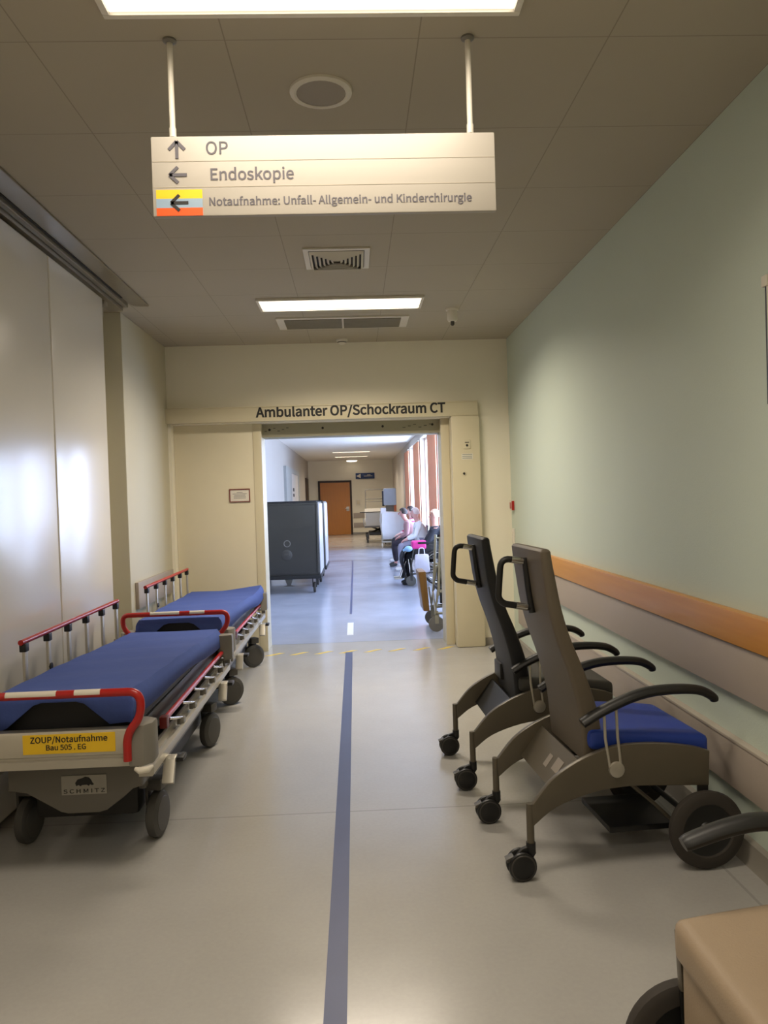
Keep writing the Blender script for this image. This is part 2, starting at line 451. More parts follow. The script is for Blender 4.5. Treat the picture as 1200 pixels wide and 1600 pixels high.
# corridor beyond the doorway
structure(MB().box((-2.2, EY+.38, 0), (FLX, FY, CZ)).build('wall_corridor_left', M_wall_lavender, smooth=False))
structure(MB().box((-2.2, FY, 0), (2.0, FY+.2, CZ)).build('wall_far', M_wall_cream, smooth=False))
WIN = [(8.4, 10.8), (11.8, 14.35), (15.55, 18.1), (19.3, 21.5)]
b = MB(); WZ0, WZ1 = .42, 2.84
b.box((FRX, EY+.38, 0), (FRX+.3, FY, WZ0)); b.box((FRX, EY+.38, WZ1), (FRX+.3, FY, CZ))
edges = [EY+.38] + [v for p in WIN for v in p] + [FY]
for y0, y1 in zip(edges[::2], edges[1::2]): b.box((FRX, y0, WZ0), (FRX+.3, y1, WZ1))
structure(b.build('wall_corridor_right', M_wall_white, smooth=False))
M_glass = bpy.data.materials.new('window_glass'); M_glass.use_nodes = True
nt = M_glass.node_tree; nt.nodes.remove(nt.nodes['Principled BSDF'])
tr_ = nt.nodes.new('ShaderNodeBsdfTransparent'); tr_.inputs[0].default_value = (.94, .96, .97, 1); gl = nt.nodes.new('ShaderNodeBsdfGlossy'); gl.inputs['Roughness'].default_value = .02
ms = nt.nodes.new('ShaderNodeMixShader'); ms.inputs[0].default_value = .04
nt.links.new(tr_.outputs[0], ms.inputs[1]); nt.links.new(gl.outputs[0], ms.inputs[2])
nt.links.new(ms.outputs[0], nt.nodes['Material Output'].inputs[0])
for i, (y0, y1) in enumerate(WIN):
    f = MB(); x0, x1 = FRX+.12, FRX+.18
    f.box((x0, y0, WZ0), (x1, y0+.06, WZ1)).box((x0, y1-.06, WZ0), (x1, y1, WZ1)).box((x0, y0+.06, WZ0), (x1, y1-.06, WZ0+.07)).box((x0, y0+.06, WZ1-.06), (x1, y1-.06, WZ1)).box((x0, (y0+y1)/2-.03, WZ0+.07), (x1, (y0+y1)/2+.03, WZ1-.06))
    wo = structure(f.build('window_%d' % (i+1), M_white_plastic, smooth=False))
    MB().box((FRX+.146, y0+.06, WZ0+.07), (FRX+.152, y1-.06, WZ1-.06)).build('pane', M_glass, wo, smooth=False)
    MB().box((FRX-.06, y0+.002, WZ0-.012), (FRX+.119, y1-.002, WZ0+.016), .004).build('window_sill', M_white_plastic, wo)
    # daylight portal of the opening
    ld = bpy.data.lights.new('daylight_portal', 'AREA'); ld.shape = 'RECTANGLE'; ld.size = y1-y0; ld.size_y = WZ1-WZ0
    ld.cycles.is_portal = True
    lo = bpy.data.objects.new('daylight_portal', ld); COL.objects.link(lo)
    lo.location = (FRX+.28, (y0+y1)/2, (WZ0+WZ1)/2); lo.rotation_euler = (PI/2, 0, PI/2)
structure(MB().box((FLX, EY+.4, 0), (FLX+.016, FY, .08)).build('baseboard_corridor', M_skirt))
structure(MB().box((-2.1, FY-.016, 0), (-1.48, FY, .08)).box((-.14, FY-.016, 0), (FRX, FY, .08)).build('baseboard_far', M_skirt, smooth=False))
# wooden door in the far wall
d3 = structure(MB().box((-1.40, FY-.03, .01), (-.20, FY, 2.13)).build('door_3', M_door_wood, smooth=False))
b = MB().box((-1.48, FY-.045, 0), (-1.40, FY, 2.21)).box((-.20, FY-.045, 0), (-.12, FY, 2.21)).box((-1.40, FY-.045, 2.13), (-.20, FY, 2.21))
b.build('door_frame', mat('dark_brown_frame', '33241a', .5), d3, smooth=False)
MB().box((-.36, FY-.045, .96), (-.24, FY-.028, 1.14), .004).tube([(-.28, FY-.04, 1.06), (-.28, FY-.08, 1.06), (-.42, FY-.08, 1.06)], .012).build('door_handle', M_alu, d3)
# white door with a grey frame in the corridor's left wall, and a dark door frame further on
d4 = structure(MB().box((FLX, 22.2, .01), (FLX+.05, 24.9, 2.26)).build('door_4', M_wall_white, smooth=False))
MB().box((FLX, 20.5, 0), (FLX+.07, 22.2, 2.40)).box((FLX, 24.9, 0), (FLX+.07, 25.3, 2.40)).box((FLX, 22.2, 2.26), (FLX+.07, 24.9, 2.40)).build('door_frame', mat('grey_door_frame', '9a9c98', .5), d4, smooth=False)
MB().box((FLX+.05, 22.8, 1.74), (FLX+.06, 23.2, 1.84)).box((FLX+.05, 22.8, 1.58), (FLX+.06, 23.2, 1.67)).build('door_label', M_ink, d4, smooth=False)
structure(MB().box((FLX, 29.3, 0), (FLX+.04, 30.7, 2.3)).build('door_5', mat('dark_brown_frame', '33241a', .5), smooth=False))
for x0, x1 in ((-1.87, -1.55), (-.08, .42)):
    for z0, z1 in ((.67, .87), (.28, .47)):
        structure(MB().box((x0, FY-.03, z0), (x1, FY, z1), .004).build('trim_13', M_bumper))

# ================================================================== ceiling fittings
def lamp_mat(name, strength):
    m = bpy.data.materials.new(name); m.use_nodes = True; nt = m.node_tree
    nt.nodes.remove(nt.nodes['Principled BSDF']); e = nt.nodes.new('ShaderNodeEmission')
    tc = nt.nodes.new('ShaderNodeTexCoord'); n = nt.nodes.new('ShaderNodeTexNoise'); n.inputs['Scale'].default_value = 3
    nt.links.new(tc.outputs['Object'], n.inputs[0])
    mr = nt.nodes.new('ShaderNodeMapRange'); mr.inputs[3].default_value = strength*.95; mr.inputs[4].default_value = strength*1.05
    nt.links.new(n.outputs['Fac'], mr.inputs[0]); nt.links.new(mr.outputs[0], e.inputs[1])
    e.inputs[0].default_value = (*LAMP, 1); nt.links.new(e.outputs[0], nt.nodes['Material Output'].inputs[0]); return m
def ceiling_lamp(x0, x1, y0, y1, strength, label, group=None):
    t = thing('ceiling_light', label, 'ceiling light', ((x0+x1)/2, (y0+y1)/2, CZ), 0, group)
    hx, hy = (x1-x0)/2, (y1-y0)/2
    f = MB(); w_ = .022; d_ = .02
    f.box((-hx, -hy, -d_), (hx, -hy+w_, 0), .004).box((-hx, hy-w_, -d_), (hx, hy, 0), .004).box((-hx, -hy+w_, -d_), (-hx+w_, hy-w_, 0), .004).box((hx-w_, -hy+w_, -d_), (hx, hy-w_, 0), .004)
    f.build('lamp_frame', M_white_plastic, t)
    MB().box((-hx+w_, -hy+w_, -.009), (hx-w_, hy-w_, -.002)).build('diffuser', lamp_mat('lamp_glow', LAMP_GLOW), t, smooth=False)
    ld = bpy.data.lights.new('fluorescent_tubes', 'AREA'); ld.shape = 'RECTANGLE'; ld.size = (x1-x0)-.06; ld.size_y = (y1-y0)-.06
    ld.energy = strength; ld.color = LAMP; ld.spread = math.radians(LAMP_SPREAD)
    lo = bpy.data.objects.new('fluorescent_tubes', ld); COL.objects.link(lo); lo.parent = t; lo.location = (0, 0, -.0105)
    return t
ceiling_lamp(-.725, .565, 1.80, 2.43, LAMP_NEAR, 'large rectangular ceiling light cut by the top of the picture above the hanging sign')
ceiling_lamp(-.70, .575, 5.83, 6.18, LAMP_MID, 'long lit ceiling light between the square vent and the slotted vent')
ceiling_lamp(-.70, .575, -.10, .25, LAMP_BEHIND, 'added unseen fill light in the ceiling above the viewer')  # unseen lamp added to brighten the near wall and floor
ceiling_lamp(-.70, .575, -1.99, -1.64, LAMP_BEHIND, 'ceiling light over the corridor behind the viewer')
g = 'ceiling lights of the far corridor'
ceiling_lamp(-.71, .56, 25.2, 25.5, LAMP_FAR, 'lit ceiling strip in the far corridor, the nearer of two strips', g)
ceiling_lamp(-.70, .53, 28.1, 28.4, LAMP_FAR, 'lit ceiling strip in the far corridor, next to the round lamp', g)
t = thing('round_ceiling_light', 'small round lit ceiling light in front of the far end wall', 'ceiling light', (-.08, 30.75, CZ))
MB().lathe([(0, 0), (.26, 0), (.26, -.03), (.22, -.04)]).build('lamp_base', M_white_plastic, t)
MB().lathe([(.22, -.04), (.2, -.075), (.1, -.09), (0, -.093)]).build('diffuser', lamp_mat('lamp_glow_far', LAMP_GLOW), t)

def vent_square():
    t = thing('air_vent', 'square ceiling vent with nested louvres between the hanging sign and the lit light', 'air vent', (-.065, 4.89, CZ))
    h = .205
    MB().box((-h, -h, -.012), (h, h, 0), .004).build('face_plate', M_white_plastic, t)
    MB().box((-.172, -.172, -.0135), (.172, .172, -.011)).build('duct_opening', M_dark_gap, t, smooth=False)
    for k in range(6):
        a = .168-.026*k
        b = MB()
        for sx, sy in ((1,0),(-1,0),(0,1),(0,-1)):
            # each louvre slopes outward
            if sx:
                pts = [(sx*a, -a, -.013), (sx*a, a, -.013), (sx*(a-.015), -(a-.015), -.030), (sx*(a-.015), a-.015, -.030)]
            else:
                pts = [(-a, sy*a, -.013), (a, sy*a, -.013), (-(a-.015), sy*(a-.015), -.030), (a-.015, sy*(a-.015), -.030)]
            v = [b.bm.verts.new(p) for p in pts]; b.bm.faces.new((v[0], v[1], v[3], v[2]))
        b.build('louvre', M_white_plastic, t, smooth=False, solid=.002, recalc=False)
vent_square()
t = thing('slotted_vent', 'long ceiling vent with two grey grilles by the wall over the doorway', 'air vent', (-.055, 6.66, CZ))
MB().box((-.56, -.20, -.014), (.56, .20, 0), .004).build('face_plate', M_white_plastic, t)
for s_ in (-1, 1):
    c = s_*.25
    gm = MB().box((c-.242, -.165, -.016), (c+.242, .165, -.0135)).build('grille', M_dark_gap, t, smooth=False)
    b = MB()
    for k in range(12): b.box((c-.242, -.165+k*.028, -.022), (c+.242, -.165+k*.028+.015, -.015))
    b.build('slat', mat('vent_slat', '8d8675', .6), gm, smooth=False)
t = thing('loudspeaker', 'round ceiling loudspeaker above the hanging sign', 'loudspeaker', (-.078, 2.90, CZ))
MB().lathe([(0, 0), (.118, 0), (.116, -.008), (.100, -.014), (.092, -.010)]).build('rim', M_white_plastic, t)
MB().lathe([(.093, -.009), (.06, -.012), (0, -.013)]).build('grille', mat('speaker_grille', 'a0978a', .7, bump=.6, bscale=900), t)
t = thing('smoke_detector', 'small round smoke detector on the ceiling beside the wall over the doorway', 'smoke detector', (-.077, 7.40, CZ))
MB().lathe([(0, 0), (.055, 0), (.055, -.015), (.045, -.02)]).build('base', M_white_plastic, t)
MB().lathe([(.040, -.018), (.040, -.035), (.025, -.045), (0, -.047)]).build('sensor', M_white_plastic, t)
MB().lathe([(.0415, -.026), (.0415, -.031), (.038, -.034)]).build('slot_ring', M_dark_gap, t)
t = thing('motion_detector', 'white cylindrical detector hanging from the ceiling beside the lit light', 'detector', (.845, 6.30, CZ))
MB().lathe([(0, 0), (.055, 0), (.052, -.012), (.03, -.014)]).build('base', M_white_plastic, t)
MB().lathe([(.042, -.012), (.042, -.085), (.034, -.10), (0, -.10)]).build('housing', M_white_plastic, t)
MB().lathe([(.016, -.10), (.016, -.125), (.008, -.135), (0, -.136)]).build('sensor', M_grey_dark, t)

# ------------------------------------------------------------------ hanging sign
def hanging_sign():
    t = thing('hanging_sign', 'white hanging sign with arrows to OP, Endoskopie and Notaufnahme', 'sign', (-.064, 2.56, CZ))
    W, Z0, Z1 = .566, 2.440-CZ, 2.700-CZ
    p = MB().box((-W, 0, Z0), (W, .022, Z1), .005).build('sign_board', mat('sign_white', 'aca69c', .4, var=.01), t)
    for z in (2.618-CZ, 2.534-CZ):
        MB().box((-W+.004, -.0008, z-.001), (W-.004, .001, z+.001)).build('divider_line', mat('sign_line', 'a59c8c', .6), p, smooth=False)
    for x, y in ((-.495, .011), (.487, .011)):
        r = MB().cyl((x, y, Z1), (x, y, 0), .0095, 14).build('hanging_rod', M_white_plastic, t)
        MB().lathe([(0, 0), (.022, 0), (.022, -.006), (.010, -.012)], (x, y, 0)).build('ceiling_rose', M_grey_plastic, r)
        MB().cyl((x, y, Z1), (x, y, Z1+.03), .0115, 14).build('rod_clamp', M_white_plastic, r)
    c0, c1 = -.618+.064, -.468+.064
    for col, z0, z1 in (('e8bf18', 2.497, 2.526), ('8ba0b4', 2.467, 2.497), ('f0561a', 2.4415, 2.467)):
        MB().box((c0, -.0012, z0-CZ), (c1, .0005, z1-CZ)).build('colour_band', mat('band_'+col, col, .45, var=.02), p, smooth=False)
    def arrow(cx, cz, up, m, k=1.0):
        b = MB(); L, h, wd = .028*k, .027*k, .0052*k
        def seg(a, c):
            a = Vector(a); c = Vector(c); d = (c-a).normalized(); n = Vector((-d.y, d.x))*wd
            b.prism([a+n, c+n, c-n, a-n], 'y', -.0022, -.0006)
        if up: segs = [((0, -L), (0, L)), ((-h*.95, L-h), (0, L)), ((h*.95, L-h), (0, L))]
        else: segs = [((L, 0), (-L, 0)), ((-L+h, h*.95), (-L, 0)), ((-L+h, -h*.95), (-L, 0))]
        for a, c in segs: seg((cx+a[0], cz+a[1]), (cx+c[0], cz+c[1]))
        o = b.build('arrow', m, p, smooth=False)
    arrow(-.546+.064, 2.655-CZ, True, M_ink_grey)
    arrow(-.544+.064, 2.574-CZ, False, M_ink_grey)
    arrow(-.542+.064, 2.483-CZ, False, M_ink)
    lettering('OP', 'lettering', M_ink_grey, p, (-.451+.064, -.0006, 2.640-CZ), width=.071, align='LEFT', bold=BOLD_2)
    lettering('Endoskopie', 'lettering', M_ink_grey, p, (-.439+.064, -.0006, 2.556-CZ), width=.272, align='LEFT', bold=BOLD_4)
    lettering('Notaufnahme: Unfall- Allgemein- und Kinderchirurgie', 'lettering', M_ink_grey, p, (-.446+.064, -.0006, 2.473-CZ), width=.866, align='LEFT', bold=BOLD_4)
    return t
hanging_sign()

# ------------------------------------------------------------------ small things on the walls
t = thing('door_notice', 'small framed paper notice on the open sliding door leaf', 'notice', (-1.137, EY+.10, 1.556))
b = MB()
b.box((-.102, -.012, -.066), (.102, 0, -.056)).box((-.102, -.012, .056), (.102, 0, .066)).box((-.102, -.012, -.056), (-.092, 0, .056)).box((.092, -.012, -.056), (.102, 0, .056))
b.build('frame', mat('red_brown_frame', '7a4038', .5), t, smooth=False)
pp = MB().box((-.092, -.006, -.056), (.092, -.001, .056)).build('paper', M_white_plastic, t, smooth=False)
b = MB()
for k, wd in enumerate((.03, .07, .055, .06, .06)): b.box((-wd, -.0065, .03-.014*k-.002), (wd, -.0058, .03-.014*k+.002))
b.build('print', M_ink_grey, pp, smooth=False)
t = thing('key_switch', 'small white key switch plate highest on the cream post beside the doorway', 'switch', (1.105, EY-.10, 1.985))
MB().box((-.035, -.008, -.045), (.035, 0, .045), .006).build('plate', M_frame, t)
MB().lathe([(0, -.014), (.010, -.014), (.012, -.008)], (0, 0, -.012), 'y', 16).build('key_hole', M_dark_gap, t)
MB().box((-.02, -.010, .014), (.02, -.007, .020)).build('print', M_ink, t, smooth=False)
t = thing('info_sticker', 'small pale sticker with printed lines on the cream post beside the doorway', 'sticker', (1.105, EY-.10, 1.865))
MB().box((-.055, -.003, -.028), (.055, 0, .028)).build('paper', M_white_plastic, t, smooth=False)
b = MB()
for z in (.02, .003, -.014): b.box((-.048, -.0036, z-.004), (.048, -.0028, z+.002))
b.build('print', mat('green_grey_ink', '6d7666', .6), t, smooth=False)
t = thing('push_button', 'small dark round button lowest on the cream post beside the doorway', 'button', (1.07, EY-.10, 1.70))
MB().lathe([(0, -.004), (.026, -.004), (.028, 0)], (0, 0, 0), 'y', 20).build('rosette', M_frame, t)
MB().lathe([(0, -.014), (.010, -.013), (.012, -.004)], (0, 0, 0), 'y', 16).build('knob', M_dark_gap, t)
t = thing('alarm_button', 'small red and white call point on the pale green wall near its end', 'alarm button', (RX, 7.42, 1.375))
MB().box((-.03, -.05, -.05), (0, .05, .05), .005).build('housing', M_white_plastic, t)
MB().box((-.031, -.05, -.045), (-.006, -.052, .045)).box((-.034, -.03, -.03), (-.029, .03, .03)).build('red_face', M_red, t, smooth=False)
t = thing('light_switch', 'white double light switch on the pale green wall above the wooden rail', 'light switch', (RX, 7.44, 1.075))
MB().box((-.012, -.045, -.075), (0, .045, .075), .004).build('plate', M_white_plastic, t)
for z in (-.035, .035): MB().box((-.018, -.03, z-.028), (-.010, .03, z+.028), .003).build('rocker', M_white_plastic, t)
t = thing('wall_board', 'dark blue edged board on the pale green wall at the picture edge', 'board', (RX, 2.385, 2.03))
MB().box((-.014, -.395, -.235), (0, .395, .235), .003).build('frame', mat('dark_blue_edge', '3b4250', .5), t)
MB().box((-.0155, -.38, -.22), (-.012, .38, .22)).build('board_face', M_white_plastic, t, smooth=False)
MB().box((-.022, .365, .195), (0, .405, .235), .003).build('corner_clip', M_white_plastic, t)

# ================================================================== stretchers
def stretcher(label, loc, plates=True, head_z=.74, foot_z=.655, bulge=0., far_w=.30, bar_z=.765, turns=(0, 0)):
    T = thing('patient_stretcher', label, 'stretcher', loc, 0, 'stretchers along the white sliding partition')
    L = 2.08
    # end beams
    for y0, near in ((0.0, True), (L-.05, False)):
        b = MB().prism([(y0, .465), (y0+.05, .465), (y0+.05, .612), (y0+.006, .612), (y0, .604), (y0, .515), (y0+.008, .510), (y0+.008, .500), (y0, .495)], 'x', -.30, .30)
        eb = b.build('end_beam', M_alu, T)
        if near:
            MB().box((-.118, -.003, .527), (.242, .001, .604), .001).build('name_label', M_yellow_label, eb, smooth=False)
            lettering('ZOUP/Notaufnahme', 'lettering', M_ink, eb, (.062, -.0036, .572), width=.30, bold=BOLD_6)
            lettering('Bau 505 . EG', 'lettering', M_ink, eb, (.050, -.0036, .542), width=.155, bold=BOLD_6)
        for s_ in (-1, 1):
            MB().prism([(s_*.295, y0-.012 if near else y0+.03), (s_*.352, y0-.008 if near else y0+.03), (s_*.383, y0+.03), (s_*.383, y0+.10 if near else y0-.03), (s_*.34, y0+.13 if near else y0-.06), (s_*.295, y0+.13 if near else y0-.06)], 'z', .462, .628, .014).build('corner_bumper', M_grey_plastic, T)
            if near: MB().tube([(s_*.318, -.008, .456), (s_*.335, -.014, .450), (s_*.368, -.008, .452), (s_*.380, .012, .457)], [.008, .0135, .0135, .007], 12).build('bumper_roller', M_white_plastic, T)
    # red push bar at the head end
    zt = bar_z
    half = [(.293, -.018, .492), (.293, -.018, .598), (.352, -.02, .665), (.352, -.02, zt), (.0, -.02, zt)]
    pts = half + [(-x, y_, z) for x, y_, z in half[-2::-1]]
    pb = MB().tube(rounded(pts, .07, 7), .0165, 14).build('push_bar', M_red, T)
    if plates:
        for x0, x1 in ((-.165, .03), (.10, .20)):
            MB().tube([(x0, -.0226, zt+.0026), (x1, -.0226, zt+.0026)], .0146, 14).build('bar_sticker', M_white_plastic, pb)
    # side beams
    for s_ in (-1, 1):
        MB().prism([(s_*.30, .385), (s_*.355, .385), (s_*.362, .395), (s_*.362, .43), (s_*.345, .432), (s_*.345, .415), (s_*.315, .415), (s_*.315, .45), (s_*.30, .45)], 'y', .10, L-.06).build('side_beam', M_alu, T)
    # deck, mattress, sheet
    MB().box((-.285, .06, .475), (.285, L-.06, .575), .01).build('deck', M_black, T)
    def zt_(y):
        u = min(1, max(0, (y-.1)/(L-.2))); return head_z+(foot_z-head_z)*u
    def hw(y): return .285+(far_w-.285)*min(1, max(0, y/L))
    N = 40
    def top(u, y):
        z = zt_(y)
        z += bulge*max(0, (y-L+.45)/.45)**1.5*max(0, (u+.1))
        return z
    def wr(x, y):  # creases of the sheet
        return .0022*math.sin(9*x+5.1*y)+.0018*math.sin(17*y-6*x)+.003*math.exp(-((math.fmod(y, .37)-.18)/.02)**2)*(.4+math.sin(3*x+y*7))*.5
    b = MB(); rows = []
    for i in range(N+1):
        y_ = .10+(L-.16)*i/N; h = hw(y_)-.012; z0 = .578
        rows.append([(-h, y_, z0)] + [(-h, y_, zt_(y_)-.025), (-h+.02, y_, zt_(y_)-.008)] + [(h*u, y_, top(u, y_)-.006) for u in (-.8, -.4, 0, .4, .8)] + [(h-.02, y_, top(.95, y_)-.008), (h, y_, top(1, y_)-.025), (h, y_, z0)])
    V = b.grid(rows)
    b.bm.faces.new(V[0]); b.bm.faces.new(V[-1][::-1])
    for r0, r1 in zip(V, V[1:]): b.bm.faces.new((r0[0], r0[-1], r1[-1], r1[0]))
    mt = b.build('mattress', M_mattress, T)
    b = MB(); rows = []
    us = [-1+2*k/16 for k in range(17)]
    for i in range(N*2+1):
        y_ = .085+(L-.13)*i/(2*N); h = hw(y_); zz = zt_(y_)
        drop = .075+.012*math.sin(4*y_+.6)
        row = [(-h-.012, y_, zz-drop-.03), (-h-.008, y_, zz-drop*.5), (-h, y_, zz-.022), (-h+.012, y_, zz-.006)]
        row += [(h*u*.95, y_, top(u, y_)+wr(h*u, y_)) for u in us]
        row += [(h-.012, y_, top(1, y_)-.006), (h, y_, top(1, y_)-.022), (h+.006, y_, top(1, y_)-drop*.5), (h+.010, y_, top(1, y_)-drop-.02)]
        rows.append(row)
    V = b.grid(rows)
    # flap at the head end, cut out in the middle
    y_ = .085; h = hw(y_); zz = zt_(y_)
    n = len(V[0]); low = []
    for k in range(n):
        c = V[0][k].co
        a = abs(c.x)
        if a < .09: z = zz-.028
        elif a < .205: z = zz-.028-(a-.09)/.115*.095
        else: z = zz-.128+.012*math.sin(30*c.x)
        low.append(b.bm.verts.new((c.x*1.0, y_-.012-.01*(zz-z)/.1, min(z, c.z-.004))))
    for k in range(n-1): b.bm.faces.new((V[0][k], V[0][k+1], low[k+1], low[k]))
    # foot end closed
    low = [b.bm.verts.new((v.co.x, L-.03, min(zt_(L)-.09, v.co.z-.004))) for v in V[-1]]
    for k in range(n-1): b.bm.faces.new((V[-1][k], low[k], low[k+1], V[-1][k+1]))
    b.build('fitted_sheet', M_sheet, mt, solid=.002)
    # guard rail up on the wall side
    rail = MB().tube([(-.35, .55, .875), (-.35, 2.0, .875)], .013, 12).build('side_rail', M_red, T)
    for k in range(6):
        y_ = .58+k*.275
        po = MB().box((-.352, y_-.017, .43), (-.338, y_+.017, .845), .004).build('rail_post', M_alu, rail)
    for k in range(6):
        y_ = .58+k*.275
        MB().box((-.363, y_-.02, .828), (-.332, y_+.02, .868), .005).build('post_clamp', M_black, rail)
    MB().lathe([(0, -.016), (.016, -.014), (.018, .0), (.0, .002)], (-.332, .855, .70), 'x', 14).build('release_knob', M_black, rail)
    # guard rail folded down on the corridor side
    rail = MB().tube([(.318, .45, .515), (.318, 1.98, .515)], .013, 12).build('side_rail', M_red, T)
    for k in range(6):
        y_ = .53+k*.275
        MB().tube([(.322, y_, .500), (.345, y_+.17, .455)], .0075, 10).build('rail_post', M_chrome, rail)
        MB().box((.322, y_+.15, .425), (.356, y_+.19, .462), .004).build('post_bracket', M_grey_plastic, rail)
    MB().box((.300, .44, .478), (.335, .49, .532), .006).build('rail_latch', mat('dark_red_plastic', '5a1512', .4), rail)
    # undercarriage, made deeper and black to put in the shade beneath
    MB().box((-.225, .34, .13), (.225, L-.34, .36), .03).build('undercarriage', mat('undercarriage_shade', '1f1d1b', .6), T)
    for y_ in (.62, L-.62): MB().box((-.11, y_-.10, .34), (.11, y_+.10, .48), .02).build('lift_column', M_grey_dark, T)
    for y0, y1, near in ((.20, .36, True), (L-.36, L-.20, False)):
        pr_ = [(-.275, .40), (-.275, .31), (-.20, .297), (-.13, .255), (-.06, .212), (-.03, .204), (.10, .204), (.13, .212), (.20, .262), (.24, .297), (.285, .31), (.285, .40)]
        cv = MB().prism(pr_, 'y', y0, y1, .012).build('base_cover', mat('cover_grey', '6a665e', .42, var=.04), T)
        if near:
            MB().box((-.052, y0-.004, .287), (.136, y0+.001, .368), .001).build('maker_plate', mat('plate_grey', '9c988f', .4), cv, smooth=False)
            lettering('S C H M I T Z', 'lettering', M_ink, cv, (.042, y0-.0045, .294), width=.172, height=.017, bold=.0003)
            bl = [(-.032, .386), (-.036, .40), (-.026, .414), (-.008, .419), (.006, .425), (.022, .421), (.030, .411), (.036, .398), (.042, .392), (.034, .388), (.026, .392), (.020, .386), (.012, .391), (-.008, .390), (-.014, .385), (-.022, .391)]
            MB().prism([(x+.042, z-.063) for x, z in bl], 'y', y0-.0052, y0-.0035).build('bull_emblem', M_ink, cv, smooth=False)
    for s_ in (-1, 1):
        MB().prism([(.36, .24), (L-.36, .24), (L-.36, .30), (L-.5, .37), (.5, .37), (.36, .36)], 'x', s_*.235-.02, s_*.235+.02, .01).build('side_cover', mat('cover_grey', '6a665e'), T)
    # castors, each swivelled its own way
    for s_ in (-1, 1):
        for y_, turn in ((.42, turns[0]), (L-.41, turns[1])):
            ca = MB().lathe([(0, -.026), (.085, -.026), (.100, -.017), (.104, 0), (.100, .017), (.085, .026), (0, .026)], (0, 0, .104), 'x', 32).build('castor', M_rubber, T)
            ca.location = (s_*.285, y_, 0); ca.rotation_euler = (0, 0, math.radians(turn))
            MB().lathe([(0, -.030), (.074, -.028), (.078, -.024)], (0, 0, .104), 'x', 28).build('wheel_cover', M_grey_dark, ca)
            MB().lathe([(0, .030), (.074, .028), (.078, .024)], (0, 0, .104), 'x', 28).build('wheel_cover', M_grey_dark, ca)
            MB().prism([(-.02, .10), (.02, .10), (.05, .20), (.045, .26), (-.03, .26)], 'x', -.046, -.032, .004).box((-.046, -.03, .215), (.03, .045, .265), .008).build('castor_fork', M_grey_dark, ca)
    # foot pedals on the corridor side
    for y_ in (.30, L-.42):
        pd = MB().prism([(y_-.05, .30), (y_+.0, .385), (y_+.02, .392), (y_+.05, .392), (y_+.05, .38), (y_+.02, .372), (y_-.025, .285)], 'x', .35, .40, .004).build('foot_pedal', M_alu, T)
        MB().box((.385, y_+.02, .365), (.43, y_+.10, .385), .006).build('pedal_pad', M_black, pd)
        MB().tube([(.27, y_+.02, .36), (.36, y_+.02, .375)], .012).build('pedal_axle', M_chrome, pd)
    return T
stretcher('patient stretcher with a blue sheet and a yellow ZOUP/Notaufnahme label', (-1.22, 3.06, 0), turns=(-6, -18))
stretcher('patient stretcher with a blue sheet standing behind the labelled one, beside the doorway', (-1.245, 5.27, 0), plates=True, head_z=.70, foot_z=.655, bulge=.04, far_w=.345, bar_z=.75, turns=(-48, -55))

